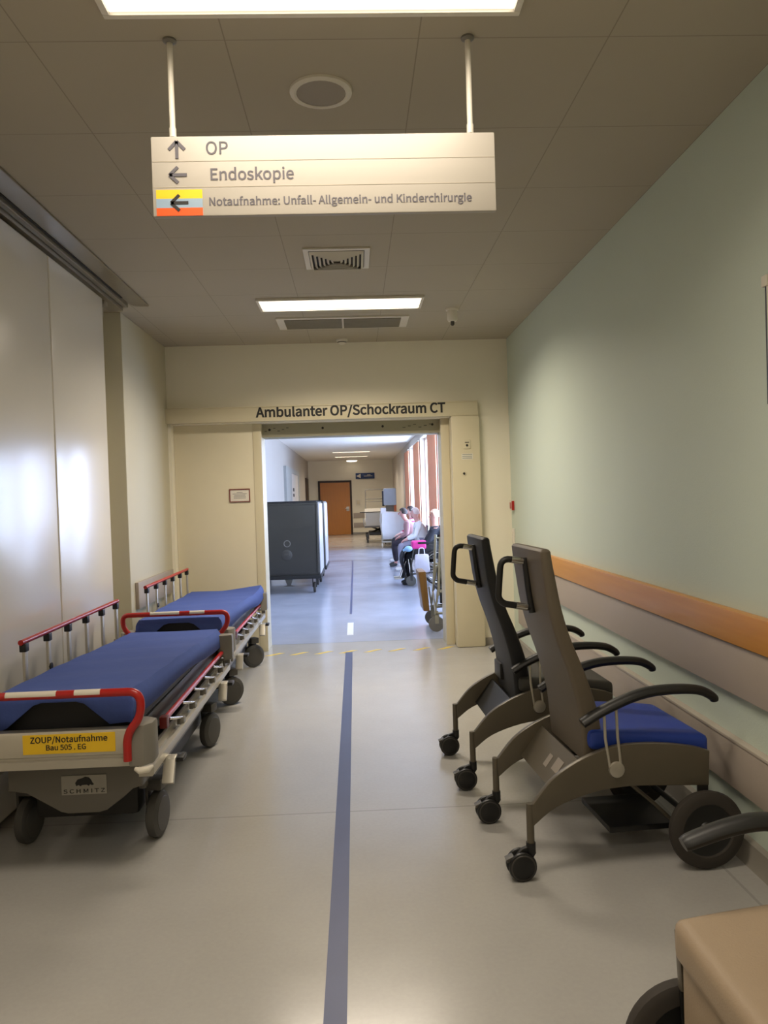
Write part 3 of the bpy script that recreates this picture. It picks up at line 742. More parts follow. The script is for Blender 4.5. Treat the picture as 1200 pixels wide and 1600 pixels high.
# ================================================================== transport chairs
def spline(pts, n=6):
    pts = [Vector(p) for p in pts]; out = []
    P = [pts[0]*2-pts[1]]+pts+[pts[-1]*2-pts[-2]]
    for i in range(1, len(P)-2):
        a, b_, c, d_ = P[i-1:i+3]
        for k in range(n):
            t = k/n
            out.append(.5*((2*b_)+(-a+c)*t+(2*a-5*b_+4*c-d_)*t*t+(-a+3*b_-3*c+d_)*t**3))
    out.append(pts[-1]); return out
def transport_chair(label, loc, rz, back_mat, seat_mat, frame_mat, legrest=False, plain_arm=False, sides=.265, seat_t=.075, dark=False):
    T = thing('transport_chair', label, 'wheelchair', loc, rz, 'hospital transport chairs by the green wall')
    W = sides
    # back: upholstered shell, cross-section swept up its curved profile
    prof = [(.262, .42), (.255, .52), (.243, .63), (.205, .78), (.165, .90), (.135, 1.02), (.118, 1.14), (.108, 1.22), (.105, 1.262)]
    thick = [.085, .085, .08, .07, .062, .056, .05, .046, .043]
    ph = spline([(a, 0, c) for a, c in prof], 4); th = spline([(t_, 0, 0) for t_ in thick], 4)
    b = MB(); rows = []
    def ring(x, z, tk, hw_):
        r = min(.018, tk*.4); out = []
        for cx, cy, a0 in ((x+tk-r, hw_-r, 0), (x+r, hw_-r, PI/2), (x+r, -hw_+r, PI), (x+tk-r, -hw_+r, 1.5*PI)):
            for k in range(4):
                a = a0+PI/2*k/3; out.append((cx+r*math.cos(a), cy+r*math.sin(a), z))
        return out
    rings = []
    for i, (p, t_) in enumerate(zip(ph, th)):
        u = i/(len(ph)-1); rings.append(ring(p.x, p.z, t_.x, .212+.008*u))
    p, t_ = ph[-1], th[-1]; rings.append(ring(p.x+.006, p.z+.008, t_.x-.012, .212)); rings.append(ring(p.x+.014, p.z+.011, t_.x-.028, .20))
    V = [[b.bm.verts.new(q) for q in r] for r in rings]
    for a, c in zip(V, V[1:]):
        for k in range(len(a)): b.bm.faces.new((a[k], a[(k+1) % len(a)], c[(k+1) % len(a)], c[k]))
    b.bm.faces.new(V[0][::-1]); b.bm.faces.new(V[-1])
    bk = b.build('backrest', back_mat, T)
    # loop handle behind the back
    loop = rounded([(.118, 0, 1.205), (.0, 0, 1.228), (-.015, 0, 1.06), (.005, 0, 1.035), (.135, 0, 1.010)], .045, 6)
    hd_ = MB().tube(loop, .014, 12).build('push_handle', M_black, T)
    MB().tube([(.104, 0, 1.225), (.116, 0, 1.10), (.130, 0, .992)], .015, 12).build('handle_mount', M_black, hd_)
    MB().tube([(.045, 0, 1.2195), (.095, 0, 1.2098)], .0148, 12).build('handle_sleeve', M_chrome, hd_)
    MB().tube([(.06, 0, 1.0245), (.108, 0, 1.0152)], .0148, 12).build('handle_sleeve', M_chrome, hd_)
    # seat
    b = MB().box((.275, -W+.022, .545-seat_t), (.772, W-.022, .548), .032, seg=4)
    bmesh.ops.subdivide_edges(b.bm, edges=[e for e in b.bm.edges if e.calc_length() > .25], cuts=8, use_grid_fill=True)
    for v in b.bm.verts:
        u = (v.co.x-.275)/.497; q = v.co.y/W
        v.co.z -= .012*u+.034*u*u + (.006*(1-q*q)*math.sin(PI*min(1, max(0, u))) if v.co.z > .52 else 0)
    b.build('seat', seat_mat, T)
    # side frames
    topc = spline([(.022, 0, .285), (.10, 0, .375), (.18, 0, .430), (.27, 0, .470), (.375, 0, .497), (.53, 0, .497), (.68, 0, .475), (.752, 0, .452)], 4)
    botc = spline([(.746, 0, .315), (.573, 0, .326), (.42, 0, .334), (.27, 0, .320), (.12, 0, .272), (.026, 0, .205)], 4)
    poly = [(p.x, p.z) for p in topc]+[(p.x, p.z) for p in botc]
    for s_ in (-1, 1):
        yy = s_*W
        sf = MB().prism(poly, 'y', yy-.014, yy+.014, .006).build('side_frame', frame_mat, T)
        MB().lathe([(0, -.020*1), (.014, -.020), (.030, -.016), (.034, -.004), (.034, 0)], (.366, yy+s_*.006, .405), 'y', 20).build('pivot_cap', M_alu, sf) if s_ < 0 else MB().lathe([(.034, 0), (.034, .004), (.030, .016), (.014, .020), (0, .020)], (.366, yy+.006, .405), 'y', 20).build('pivot_cap', M_alu, sf)
        # armrest on two struts
        ya = s_*(W+.005)
        ar = [(.235, .592), (.30, .628), (.38, .663), (.46, .690), (.54, .703), (.64, .704), (.72, .694), (.77, .668), (.78, .650)]
        if plain_arm: ar = ar[:5]+[(.62, .692), (.70, .668), (.728, .657)]
        pts = spline([(x, ya, z) for x, z in ar], 4)
        ao = MB().tube(pts, [.017+.007*math.sin(PI*min(1, (i+6)/(len(pts)+5)))**.5 for i in range(len(pts))], 12, squash=(.85, 1.25)).build('armrest', M_black, T)
        for dx in (-.028, .022):
            MB().tube([(.366+dx*.9, ya+s_*.008, .405), (.352+dx, ya+s_*.008, .53), (.352+dx, ya, .645)], .006, 8).build('arm_strut', M_alu, ao)
        # rear castor with its stem
        cs = MB().tube([(.018, yy, .125), (.018, yy, .292)], .015, 14).build('castor', frame_mat, T)
        wc = (-.022, yy)
        for q in (-1, 1):
            MB().lathe([(0, -.011), (.045, -.011), (.054, -.007), (.056, 0), (.054, .007), (.045, .011), (0, .011)], (wc[0], yy+q*.022, .056), 'y', 28).build('wheel', M_black, cs)
            MB().lathe([(.0435, .0125*q), (.0475, .0118*q), (.049, .0100*q)], (wc[0], yy+q*.022, .056), 'y', 28).build('wheel_rim', mat('wheel_ring', '3a3733', .5), cs)
        MB().prism([(-.05, .085), (-.02, .118), (.03, .135), (.036, .10), (.01, .06), (-.022, .045)], 'y', yy-.010, yy+.010, .003).tube([(.018, yy, .10), (.018, yy, .14)], .019, 12).build('castor_fork', M_black, cs)
        MB().prism([(-.085, .085), (-.055, .098), (-.05, .085), (-.08, .072)], 'y', yy-.018, yy+.018, .003).build('brake_lever', M_grey_dark, cs)
        # large wheel by the feet
        wh = MB().lathe([(.105, -.020), (.135, -.022), (.150, -.014), (.154, 0), (.150, .014), (.135, .022), (.105, .020), (.100, 0), (.105, -.020)], (.714, s_*(W+.045), .155), 'y', 40).build('large_wheel', M_tyre, T)
        MB().lathe([(0, -.012), (.03, -.014), (.034, -.008), (.095, -.004), (.104, -.010), (.104, .010), (.095, .004), (.034, .008), (.03, .014), (0, .012)], (.714, s_*(W+.045), .155), 'y', 32).build('wheel_rim', M_black, wh)
        MB().tube([(.714, s_*(W-.04), .155), (.714, s_*(W+.06), .155)], .014, 12).build('wheel_axle', M_alu, wh)
        MB().prism([(.70, .33), (.745, .33), (.735, .14), (.70, .14)], 'y', s_*(W+.006)-.006, s_*(W+.006)+.006, .003).build('wheel_bracket', M_black, wh)
    # panel joining the side frames under the back, with its stickers
    cp = MB().hull([(.135, -W+.014, .30), (.235, -W+.014, .43), (.135, W-.014, .30), (.235, W-.014, .43), (.15, -W+.014, .29), (.25, -W+.014, .42), (.15, W-.014, .29), (.25, W-.014, .42)]).build('cross_panel', M_black if dark else frame_mat, T, smooth=False)
    for v, q, wdt in (() if dark else ((-.10, .37, .035), (.0, .36, .02))):
        b = MB(); n_ = Vector((-.13, 0, .10)).normalized()
        c = Vector((.135+.1*(q-.30)/.13, v, q)); ex = Vector((0, 1, 0)); ey = Vector((.1, 0, .13)).normalized()
        vs = [b.bm.verts.new(c+n_*.0012+ex*sx*wdt+ey*sy*.028) for sx, sy in ((-1,-1), (1,-1), (1,1), (-1,1))]; b.bm.faces.new(vs)
        b.build('sticker', mat('grey_sticker', '8f867b', .5), cp, smooth=False, solid=.0008)
    # footrest folded under the seat
    fr_ = MB().box((.38, -.16, .10), (.66, .16, .125), .006).build('footrest', M_black, T)
    for s_ in (-1, 1):
        MB().tube([(.43, s_*.19, .335), (.56, s_*.19, .22), (.665, s_*.19, .115)], .008, 8).build('footrest_rod', M_chair_metal, fr_)
    MB().tube([(.714, -W-.03, .155), (.714, W+.03, .155)], .012, 10).build('axle_tube', M_black, T)
    if dark:
        MB().box((.28, -.18, .30), (.40, .18, .46), .01).box((.24, .05, .47), (.30, .20, .56), .008).tube([(.20, -.19, .40), (.33, -.19, .33)], .008).build('tilt_mechanism', M_black, T)
    if legrest:
        MB().hull([(.715, -W+.035, .14), (.715, -W+.035, .42), (.715, W-.035, .14), (.715, W-.035, .42), (.755, -W+.035, .14), (.755, -W+.035, .42), (.755, W-.035, .14), (.755, W-.035, .42)], .012).build('legrest', seat_mat, T)
    return T
transport_chair('taupe transport chair with a bright blue seat, its back to the corridor', (.603, 3.20, 0), math.radians(4), M_taupe, M_blue_seat, M_chair_metal)
transport_chair('black-backed transport chair standing behind the taupe and blue one', (.53, 4.13, 0), math.radians(2), M_black_soft, M_dark_seat, M_chair_metal, dark=True)
transport_chair('beige-seated transport chair cut by the lower corner of the picture', (1.475, 1.50, 0), PI, M_tan, M_tan, M_chair_metal, legrest=True, plain_arm=True, seat_t=.095)

# ================================================================== beyond the doorway
def meal_cart(label, loc):
    T = thing('meal_cart', label, 'cart', loc, 0, 'steel carts along the corridor wall')
    W, D, Z0, Z1 = .62, 1.25, .28, 1.45
    MB().box((-W, 0, Z0), (W, D, Z1), .02).build('body', M_steel_shaded, T)
    MB().box((-W+.03, -.012, Z0+.04), (W-.05, 0, Z1-.04), .008).build('door', M_steel_shaded, T)
    MB().box((W, .03, Z0+.02), (W+.012, D-.03, Z1-.03), .006).build('side_door', M_steel_lit, T)
    MB().box((W-.04, -.03, Z0+.05), (W-.005, .0, Z1-.02), .008).build('corner_post', M_grey_dark, T)
    MB().lathe([(0, -.02), (.07, -.02), (.085, -.012), (.085, -.008)], (.10, -.004, .62), 'y', 24).box((.06, -.045, .60), (.14, -.02, .64), .006).build('door_latch', M_grey_dark, T)
    MB().tube([(.11+.05*math.cos(a), -.02, .80+.05*math.sin(a)) for a in [k*PI/6 for k in range(12)]], .007, 8, closed=True).build('pull_ring', M_grey_plastic, T)
    MB().box((-W-.02, -.03, Z0-.05), (W+.02, D+.03, Z0+.01), .012).build('bumper_frame', M_black, T)
    MB().box((-W+.05, -.01, Z1), (W-.02, .02, Z1+.02), .005).build('top_rail', M_black, T)
    MB().prism([(.06, .23), (.18, .23), (.15, .14), (.21, .12), (.03, .12), (.09, .14)], 'y', -.02, .03).build('tow_hook', M_grey_dark, T)
    for sx in (-1, 1):
        for y_ in (.10, D-.10):
            c = MB().lathe([(0, -.02), (.07, -.02), (.085, -.012), (.085, .012), (.07, .02), (0, .02)], (sx*(W-.10), y_, .085), 'x', 24).build('castor', M_tyre, T)
            MB().prism([(y_-.05, .235), (y_+.06, .235), (y_+.025, .085), (y_-.025, .085)], 'x', sx*(W-.10)+.022, sx*(W-.10)+.034).prism([(y_-.05, .235), (y_+.06, .235), (y_+.025, .085), (y_-.025, .085)], 'x', sx*(W-.10)-.034, sx*(W-.10)-.022).build('castor_fork', M_black, c)
    return T
a = meal_cart('tall grey steel meal cart just beyond the doorway with a round latch', (-1.235, 12.25, 0)); a.location.x = -1.21+.0
a2 = copy_tree(a); a2.location = (-1.18, 13.75, 0); a2['label'] = 'steel meal cart standing directly behind the front cart beyond the doorway'

# curtains between the windows
M_curtain = mat('orange_curtain', 'e8a27e', .8, var=.05, bump=.2, bscale=60)
for y0, y1, lb in ((10.7, 11.95, 'orange curtain on the window wall hidden most by the door frame'), (14.25, 15.65, 'widest seen orange curtain, above the bald person'), (18.0, 19.4, 'orange curtain in the middle of the window wall'), (21.4, 22.8, 'orange curtain furthest along the window wall, narrowest seen')):
    T = thing('curtain', lb, 'curtain', (FRX-.05, (y0+y1)/2, 0), 0, 'orange curtains between the windows')
    b = MB(); n = 60; rows = []
    for z in (.75, 1.4, 2.1, 2.76):
        rows.append([(.022*math.sin(k*2*PI/6), (k/n-.5)*(y1-y0), z) for k in range(n+1)])
    b.grid(rows); b.build('cloth', M_curtain, T, solid=.003, recalc=False)
    MB().tube([(0, -(y1-y0)/2-.1, 2.78), (0, (y1-y0)/2+.1, 2.78)], .012).build('curtain_rail', M_white_plastic, T)

# signs at the far end
t = thing('direction_sign', 'blue direction sign with a white arrow on the far wall', 'sign', (.44, FY, 2.37))
MB().box((-.385, -.03, -.12), (.385, 0, .12), .004).build('sign_board', mat('sign_blue', '2a4272', .5), t)
MB().prism([(-.36, 0), (-.18, .09), (-.18, -.09)], 'y', -.034, -.029).build('arrow', M_white_plastic, t, smooth=False)
MB().box((-.05, -.033, -.02), (.30, -.029, .0)).box((.08, -.033, .025), (.22, -.029, .045)).build('print', M_white_plastic, t, smooth=False)
t = thing('exit_sign', 'small white lit sign under the ceiling by the windows', 'sign', (1.05, 9.6, 2.33))
t.location = (1.12, 10.4, 0)
MB().box((-.10, -.02, 2.40), (.10, .02, 2.53), .006).build('housing', M_white_plastic, t)
MB().tube([(0, 0, 2.53), (0, 0, CZ)], .008).build('hanging_rod', M_white_plastic, t)
MB().box((-.085, -.023, 2.425), (.085, -.019, 2.505)).build('sign_face', mat('pale_green_sign', 'cfe6cf', .4), t, smooth=False)
t = thing('wall_switch', 'small white switch on the far wall beside the wooden door', 'switch', (.12, FY, 1.30))
MB().box((-.09, -.02, -.12), (.09, 0, .12), .006).build('plate', M_white_plastic, t)
MB().box((-.05, -.028, -.07), (.05, -.018, .07), .004).build('rocker', M_frame, t)

# linen trolley
M_linen = mat('white_linen', 'eceef4', .8, var=.04, bump=.6, bscale=22)
t = thing('linen_trolley', 'laundry trolley draped in a white sheet by the windows', 'trolley', (1.13, 22.9, 0))
b = MB()
for sx in (-1, 1):
    for sy in (-1, 1): b.tube([(sx*.36, sy*.25, .12), (sx*.36, sy*.25, .98)], .016)
b.box((-.38, -.27, .14), (.38, .27, .19), .01); b.build('frame', M_alu, t)
rows = []
for z, k in ((1.02, .55), (1.03, .85), (1.0, 1.0), (.8, 1.04), (.6, .99), (.4, .93), (.22, .9)):
    r = []
    for q in range(41):
        a_ = 2*PI*q/40; c_, s_ = math.cos(a_), math.sin(a_)
        f_ = 1/max(abs(c_), abs(s_))**.8
        rr = 1+.05*math.sin(a_*6+z*6)+.04*math.sin(a_*11-z*9)
        r.append((.38*k*c_*f_*rr, .28*k*s_*f_*rr, z+.02*math.sin(3*a_+1)))
    rows.append(r)
b = MB(); b.grid(rows); b.bm.faces.new([b.bm.verts[i] for i in range(40)]) if False else None
b.box((-.30, -.2, .98), (.30, .2, 1.02), .01)
b.build('sheet', M_linen, t, solid=.004)
MB().box((-.38, -.16, 1.0), (-.22, .1, 1.17), .03).build('folded_cloth', M_linen, t)
for sx in (-1, 1):
    for sy in (-1, 1): MB().lathe([(0, -.018), (.05, -.018), (.06, -.01), (.06, .01), (.05, .018), (0, .018)], (sx*.36, sy*.25, .06), 'x', 20).build('castor', M_white_plastic, t)

# hospital bed with its overhead frame
t = thing('hospital_bed', 'white hospital bed with dark undercarriage before the far wall', 'bed', (.74, 26.0, 0))
MB().box((-.42, -.98, .56), (.42, -.94, .99), .02).build('footboard', M_white_plastic, t)
MB().box((-.42, .94, .56), (.42, .98, 1.1), .02).build('headboard', M_white_plastic, t)
mt = MB().box((-.42, -.93, .62), (.42, .93, .78), .05).build('mattress', M_linen, t)
MB().box((-.45, -.95, .50), (.45, .95, .57), .01).build('bed_frame', M_grey_plastic, t)
MB().box((-.30, -.75, .24), (.30, .75, .34), .02).tube([(-.3, -.6, .3), (.3, .3, .52)], .03).tube([(.3, -.6, .3), (-.3, .3, .52)], .03).build('undercarriage', M_grey_dark, t)
for sx in (-1, 1):
    for sy in (-1, 1):
        c = MB().lathe([(0, -.03), (.06, -.03), (.075, -.02), (.075, .02), (.06, .03), (0, .03)], (sx*.36, sy*.8, .076), 'x', 24).build('castor', M_rubber, t)
        MB().box((sx*.36-.045, sy*.8-.03, .12), (sx*.36+.045, sy*.8+.03, .28), .008).build('castor_fork', M_grey_dark, c)
    MB().tube([(sx*.47, -.5, .78), (sx*.47, .6, .78), ], .014).tube([(sx*.47, -.5, .55), (sx*.47, -.5, .78)], .012).tube([(sx*.47, .6, .55), (sx*.47, .6, .78)], .012).build('side_rail', M_chrome, t)
fr2 = MB().tube(rounded([(-.37, .96, 1.0), (-.37, .96, 1.76), (.40, .96, 1.76), (.40, .96, 1.0)], .05), .016).tube([(-.37, .96, 1.43), (.40, .96, 1.43)], .014).tube([(-.37, .96, 1.34), (.40, .96, 1.34)], .010).build('overhead_frame', M_grey_plastic, t)
MB().box((-.60, -.99, .995), (.56, -.88, 1.02), .006).build('tray', M_black, t)
# equipment column beside the bed
t = thing('equipment_stand', 'pale blue equipment stand with a draped monitor beside the bed', 'stand', (1.10, 24.35, 0))
MB().box((-.20, -.20, 1.22), (.20, .12, 1.76), .05).build('cover', mat('pale_blue_cover', 'c3cfe2', .6), t)
MB().box((-.24, -.14, 1.20), (-.17, .10, 1.68), .01).build('monitor', mat('dark_blue_screen', '232c40', .4), t)
MB().box((-.14, -.08, .35), (.14, .08, 1.24), .02).build('column', M_grey_plastic, t)
MB().box((-.22, -.22, .10), (.22, .22, .36), .02).build('base', M_grey_plastic, t)
MB().box((.12, -.12, 1.02), (.20, -.04, 1.24), .01).build('handle', mat('orange_plastic', 'd8794c', .5), t)
for sx in (-1, 1):
    for sy in (-1, 1): MB().lathe([(0, -.015), (.05, -.012), (.05, .012), (0, .015)], (sx*.18, sy*.18, .05), 'x', 16).build('castor', M_black, t)

# ------------------------------------------------------------------ people
def skin_mesh(name, verts, edges, radii, m, parent, sub=2, root=0):
    me = bpy.data.meshes.new(name); me.from_pydata(verts, edges, []); me.update()
    o = bpy.data.objects.new(name, me); COL.objects.link(o)
    sk = o.modifiers.new('skin', 'SKIN'); sk.use_smooth_shade = True
    if not me.skin_vertices: me.attributes  # the modifier adds the layer
    for i, r in enumerate(radii):
        d = me.skin_vertices[0].data[i]; d.radius = (r, r) if isinstance(r, (int, float)) else r
        d.use_root = (i == root)
    ss = o.modifiers.new('sub', 'SUBSURF'); ss.levels = sub; ss.render_levels = sub
    dg = bpy.context.evaluated_depsgraph_get(); dg.update()
    nm = bpy.data.meshes.new_from_object(o.evaluated_get(dg)); nm.name = name
    bpy.data.objects.remove(o); bpy.data.meshes.remove(me)
    nm.materials.clear(); nm.materials.append(m)
    for p in nm.polygons: p.use_smooth = True
    r = bpy.data.objects.new(name, nm); COL.objects.link(r)
    if parent is not None: r.parent = parent
    return r
class Sk:
    def __init__(s): s.v = []; s.e = []; s.r = []
    def add(s, p, r, link=None):
        s.v.append(tuple(p)); s.r.append(r); i = len(s.v)-1
        if link is not None: s.e.append((link, i))
        return i
    def chain(s, pts, rs, link=None):
        for p, r in zip(pts, rs): link = s.add(p, r, link)
        return link
def seated_person(label, loc, rz, hair, jacket, trousers, shoe, skin='c99a86', hair_len=0., lean=.0, turn=0., stripes=None, tone=None):
    # built facing +x; pelvis over the origin, seat height .47
    T = thing('person', label, 'person', loc, rz); T.scale = (.95, .95, .94)
    msk = mat('skin_'+skin, skin, .55, var=.04)
    def L(p):  # lean of the upper body about the hips
        x, y, z = p; dz = max(0, z-.55); return (x+lean*dz, y, z-.35*lean*lean*dz)
    hips = (0, 0, .55)
    spine = [L((-.02, 0, .70)), L((-.03, 0, .86)), L((-.02, 0, .98))]
    neck = [L((.0, 0, 1.06)), L((.015, 0, 1.11))]
    hx, hz = L((.03, 0, 1.20))[0], L((.03, 0, 1.20))[2]
    sh = {s: L((-.01, s*.17, .985)) for s in (-1, 1)}
    el = {s: (L((.10, s*.235, .76))[0]-.3*lean*.2, s*.235, .75) for s in (-1, 1)}
    wr_ = {s: (.31, s*.09, .665) for s in (-1, 1)}
    k = Sk()
    p0 = k.add(hips, (.11, .125))
    c = k.chain(spine, [(.095, .115), (.095, .13), (.08, .105)], p0)
    n = k.chain(neck, [.052, .05], c)
    n = k.chain([(hx-.005, 0, hz-.02), (hx-.005, 0, hz+.05), (hx-.01, 0, hz+.10)], [.072, .085, .060], n)
    for s in (-1, 1):
        a = k.chain([sh[s], el[s], wr_[s]], [.040, .034, .026], c)
        d = (Vector(wr_[s])-Vector(el[s])).normalized()
        pm = Vector(wr_[s])+d*.05
        pi = k.add(pm, (.020, .030), a)
        side = Vector((-d.y, d.x, 0)).normalized()
        for q, ln in zip((-1.5, -.5, .5, 1.5), (.062, .074, .07, .056)):
            b0 = pm+side*q*.017+d*.02; b1 = b0+d*ln*.5+Vector((0, 0, -.006)); b2 = b1+d*ln*.35+Vector((0, 0, -.024))
            k.chain([b0, b1, b2], [.0095, .0085, .007], pi)
        tb = pm-side*s*.030-d*.02
        k.chain([tb, tb-side*s*.018+d*.028, tb-side*s*.012+d*.052], [.011, .0095, .008], pi)
        k.chain([(.06, s*.09, .545), (.25, s*.105, .545), (.44, s*.11, .53), (.42, s*.11, .30), (.40, s*.11, .09), (.46, s*.115, .05), (.55, s*.12, .04)],
                [.072, .066, .052, .045, .034, .035, .026], p0)
    body = skin_mesh('body', k.v, k.e, k.r, msk, T, 2, p0)
    # face
    f = MB()
    f.ball((hx+.088, 0, hz+.015), (.020, .013, .022), 10, 8)      # nose
    for s in (-1, 1): f.ball((hx-.005, s*.083, hz+.015), (.020, .010, .030), 10, 8)   # ears
    f.build('face', msk, T)
    e = MB()
    for s in (-1, 1): e.ball((hx+.071, s*.032, hz+.045), (.009, .012, .007), 8, 6)
    e.build('eyes', M_ink, T)
    MB().ball((hx+.070, 0, hz-.030), (.010, .026, .006), 10, 6).build('mouth', mat('lips', 'a0574e', .5), T)
    # hair
    if hair:
        h = MB(); mh = mat('hair_'+hair, hair, .6, var=.15, scale=40)
        rows = []
        for i in range(11):
            th_ = .04+(PI*.60)*i/10; r = []
            for q in range(25):
                ph_ = 2*PI*q/24
                cx, cyy, cz_ = math.sin(th_)*math.cos(ph_), math.sin(th_)*math.sin(ph_), math.cos(th_)
                if cx > .35 and cz_ < .45: cz_ = .45+.1*cz_; cx = min(cx, .80)     # forehead stays free
                r.append((hx-.014+.100*cx, .097*cyy, hz+.045+.108*cz_))
            rows.append(r)
        h.grid(rows)
        if hair_len:
            for s in (-1, 0, 1):
                h.tube([(hx-.06, s*.07, hz+.06), (hx-.085, s*.085, hz-.03), (hx-.075, s*.09, hz-.06-hair_len)], [.05, .05, .03], 12)
        h.build('hair', mh, T)
    # clothes
    mj = tone or mat('cloth_'+jacket, jacket, .8, var=.08, bump=.3, bscale=40)
    k = Sk(); p0 = k.add((0, 0, .56), (.148, .165))
    c = k.chain(spine, [(.138, .155), (.136, .170), (.112, .145)], p0)
    k.chain([L((0, 0, 1.045))], [.068], c)
    for s in (-1, 1): k.chain([sh[s], el[s], tuple(Vector(el[s])*.12+Vector(wr_[s])*.88)], [.066, .053, .040], c)
    skin_mesh('jacket', k.v, k.e, k.r, mj, T, 2, p0)
    mtz = mat('cloth_'+trousers, trousers, .8, var=.08, bump=.3, bscale=40)
    k = Sk(); p0 = k.add((0, 0, .535), (.145, .15))
    for s in (-1, 1): k.chain([(.06, s*.09, .547), (.25, s*.105, .547), (.445, s*.11, .53), (.42, s*.11, .30), (.40, s*.11, .11)], [.098, .092, .074, .064, .055], p0)
    skin_mesh('trousers', k.v, k.e, k.r, mtz, T, 2, p0)
    for s in (-1, 1):
        k = Sk(); k.chain([(.385, s*.11, .075), (.43, s*.113, .052), (.50, s*.117, .042), (.56, s*.12, .038)], [.046, .046, .040, .030])
        skin_mesh('shoe', k.v, k.e, k.r, mat('shoe_'+shoe, shoe, .6), T, 2, 0)
    return T
# striped shirt material
ms_ = bpy.data.materials.new('striped_shirt'); ms_.use_nodes = True
nt = ms_.node_tree; bb = nt.nodes['Principled BSDF']; tc = nt.nodes.new('ShaderNodeTexCoord'); sp = nt.nodes.new('ShaderNodeSeparateXYZ')
nt.links.new(tc.outputs['Object'], sp.inputs[0]); gg = grid_line(nt, sp.outputs[2], 0., .075, .018)
mx = nt.nodes.new('ShaderNodeMix'); mx.data_type = 'RGBA'; mx.inputs[6].default_value = (*srgb('e9d5dc'), 1); mx.inputs[7].default_value = (*srgb('c2426a'), 1)
nt.links.new(gg, mx.inputs[0]); nt.links.new(mx.outputs[2], bb.inputs['Base Color']); bb.inputs['Roughness'].default_value = .8

def wheelchair(label, loc, rz, frame, board=False):
    # built facing +x, seat centre over the origin
    T = thing('wheelchair', label, 'wheelchair', loc, rz)
    MB().box((-.20, -.20, .435), (.24, .20, .475), .012).build('seat', M_black_soft, T)
    MB().hull([(-.25, -.21, .46), (-.30, -.21, .98), (-.25, .21, .46), (-.30, .21, .98), (-.22, -.21, .46), (-.27, -.21, .98), (-.22, .21, .46), (-.27, .21, .98)], .008).build('backrest', M_black_soft, T)
    for s_ in (-1, 1):
        b = MB(); y_ = s_*.235
        b.tube(rounded([(-.40, y_, 1.0), (-.31, y_, 1.0), (-.23, y_, .22), (.26, y_, .20)], .05), .013, 10)
        b.tube(rounded([(-.26, y_, .69), (.20, y_, .69), (.24, y_, .46), (.28, y_, .20)], .05), .012, 10)
        b.tube([(-.24, y_, .45), (.25, y_, .45)], .012, 10)
        b.build('side_frame', frame, T)
        MB().box((-.20, y_-.025, .695), (.14, y_+.025, .73), .010).build('armrest', M_black, T)
        MB().box((-.22, y_-.006, .46), (.20, y_+.006, .68), .003).build('skirt_guard', M_black, T)
        MB().tube([(-.40, y_, 1.0), (-.33, y_, 1.0)], .018, 10).build('handgrip', M_black, T)
        w_ = MB().tube([(-.20+.285*math.cos(a_), y_+s_*.05, .30+.285*math.sin(a_)) for a_ in [2*PI*q/40 for q in range(40)]], .015, 8, closed=True).build('large_wheel', M_tyre, T)
        b = MB()
        for q in range(12):
            a_ = 2*PI*q/12; b.tube([(-.20, y_+s_*.05, .30), (-.20+.275*math.cos(a_), y_+s_*.05, .30+.275*math.sin(a_))], .003, 6)
        b.tube([(-.20, y_, .30), (-.20, y_+s_*.07, .30)], .025, 12); b.build('spokes', M_chrome, w_)
        MB().tube([(-.20+.25*math.cos(a_), y_+s_*.078, .30+.25*math.sin(a_)) for a_ in [2*PI*q/36 for q in range(36)]], .008, 8, closed=True).build('push_rim', M_chrome, w_)
        c = MB().lathe([(0, -.012), (.07, -.013), (.085, -.010), (.085, .010), (.07, .013), (0, .012)], (.27, y_, .086), 'y', 24).build('castor', mat('grey_castor', '6f6c64', .6), T)
        MB().box((.245, y_-.022, .09), (.285, y_-.015, .20)).box((.245, y_+.015, .09), (.285, y_+.022, .20)).box((.25, y_-.022, .19), (.28, y_+.022, .23)).build('castor_fork', frame, c, smooth=False)
        if board: continue
        lr = MB().tube(rounded([(.26, s_*.14, .46), (.34, s_*.14, .42), (.44, s_*.14, .13)], .05), .011, 10).build('leg_hanger', M_chrome, T)
        MB().box((.40, s_*.14-.07, .115), (.54, s_*.14+.07, .13), .004).build('footplate', M_alu, lr)
        MB().tube([(.28, y_, .20), (.30, s_*.16, .44)], .010).build('hanger_bracket', M_chrome, lr)
    b = MB().tube([(-.2, -.225, .24), (.2, .225, .44)], .011).tube([(-.2, .225, .24), (.2, -.225, .44)], .011); b.build('cross_brace', frame, T)
    if board:
        MB().hull([(.335, -.20, .22), (.365, -.20, .66), (.335, .20, .22), (.365, .20, .66), (.405, -.20, .22), (.45, -.20, .66), (.405, .20, .22), (.45, .20, .66)], .015).build('legrest_pad', M_board, T)
        for s_ in (-1, 1):
            y_ = s_*.26
            b = MB().tube([(.24, y_, .40), (.20, y_, 1.04)], .016, 10)
            for z in (1.0, .70, .44): b.tube([(.235-.06*(z-.4), y_, z), (-.24, y_, z)], .012, 10)
            b.build('tall_arm_frame', frame, T)
            MB().box((-.22, y_-.006, .24), (.17, y_+.006, .98), .003).build('side_cloth', M_black_soft, T)
        MB().tube([(.27, -.235, .16), (.30, -.235, .44)], .011).tube([(.27, .235, .16), (.30, .235, .44)], .011).build('castor_stem', M_chrome, T)
        MB().tube([(.20, -.27, .22), (-.20, -.27, .22)], .014).build('step_tube', M_chrome, T)
    return T
M_beige_frame = mat('beige_tube_paint', '9b9580', .4, .2)
wheelchair('empty wheelchair with beige tubes and a tan legrest pad just beyond the door frame', (1.12, 8.62, 0), PI, M_beige_frame, True)
wheelchair('black wheelchair carrying the pale-haired person with the pink bag', (1.16, 12.95, 0), PI, M_grey_dark)
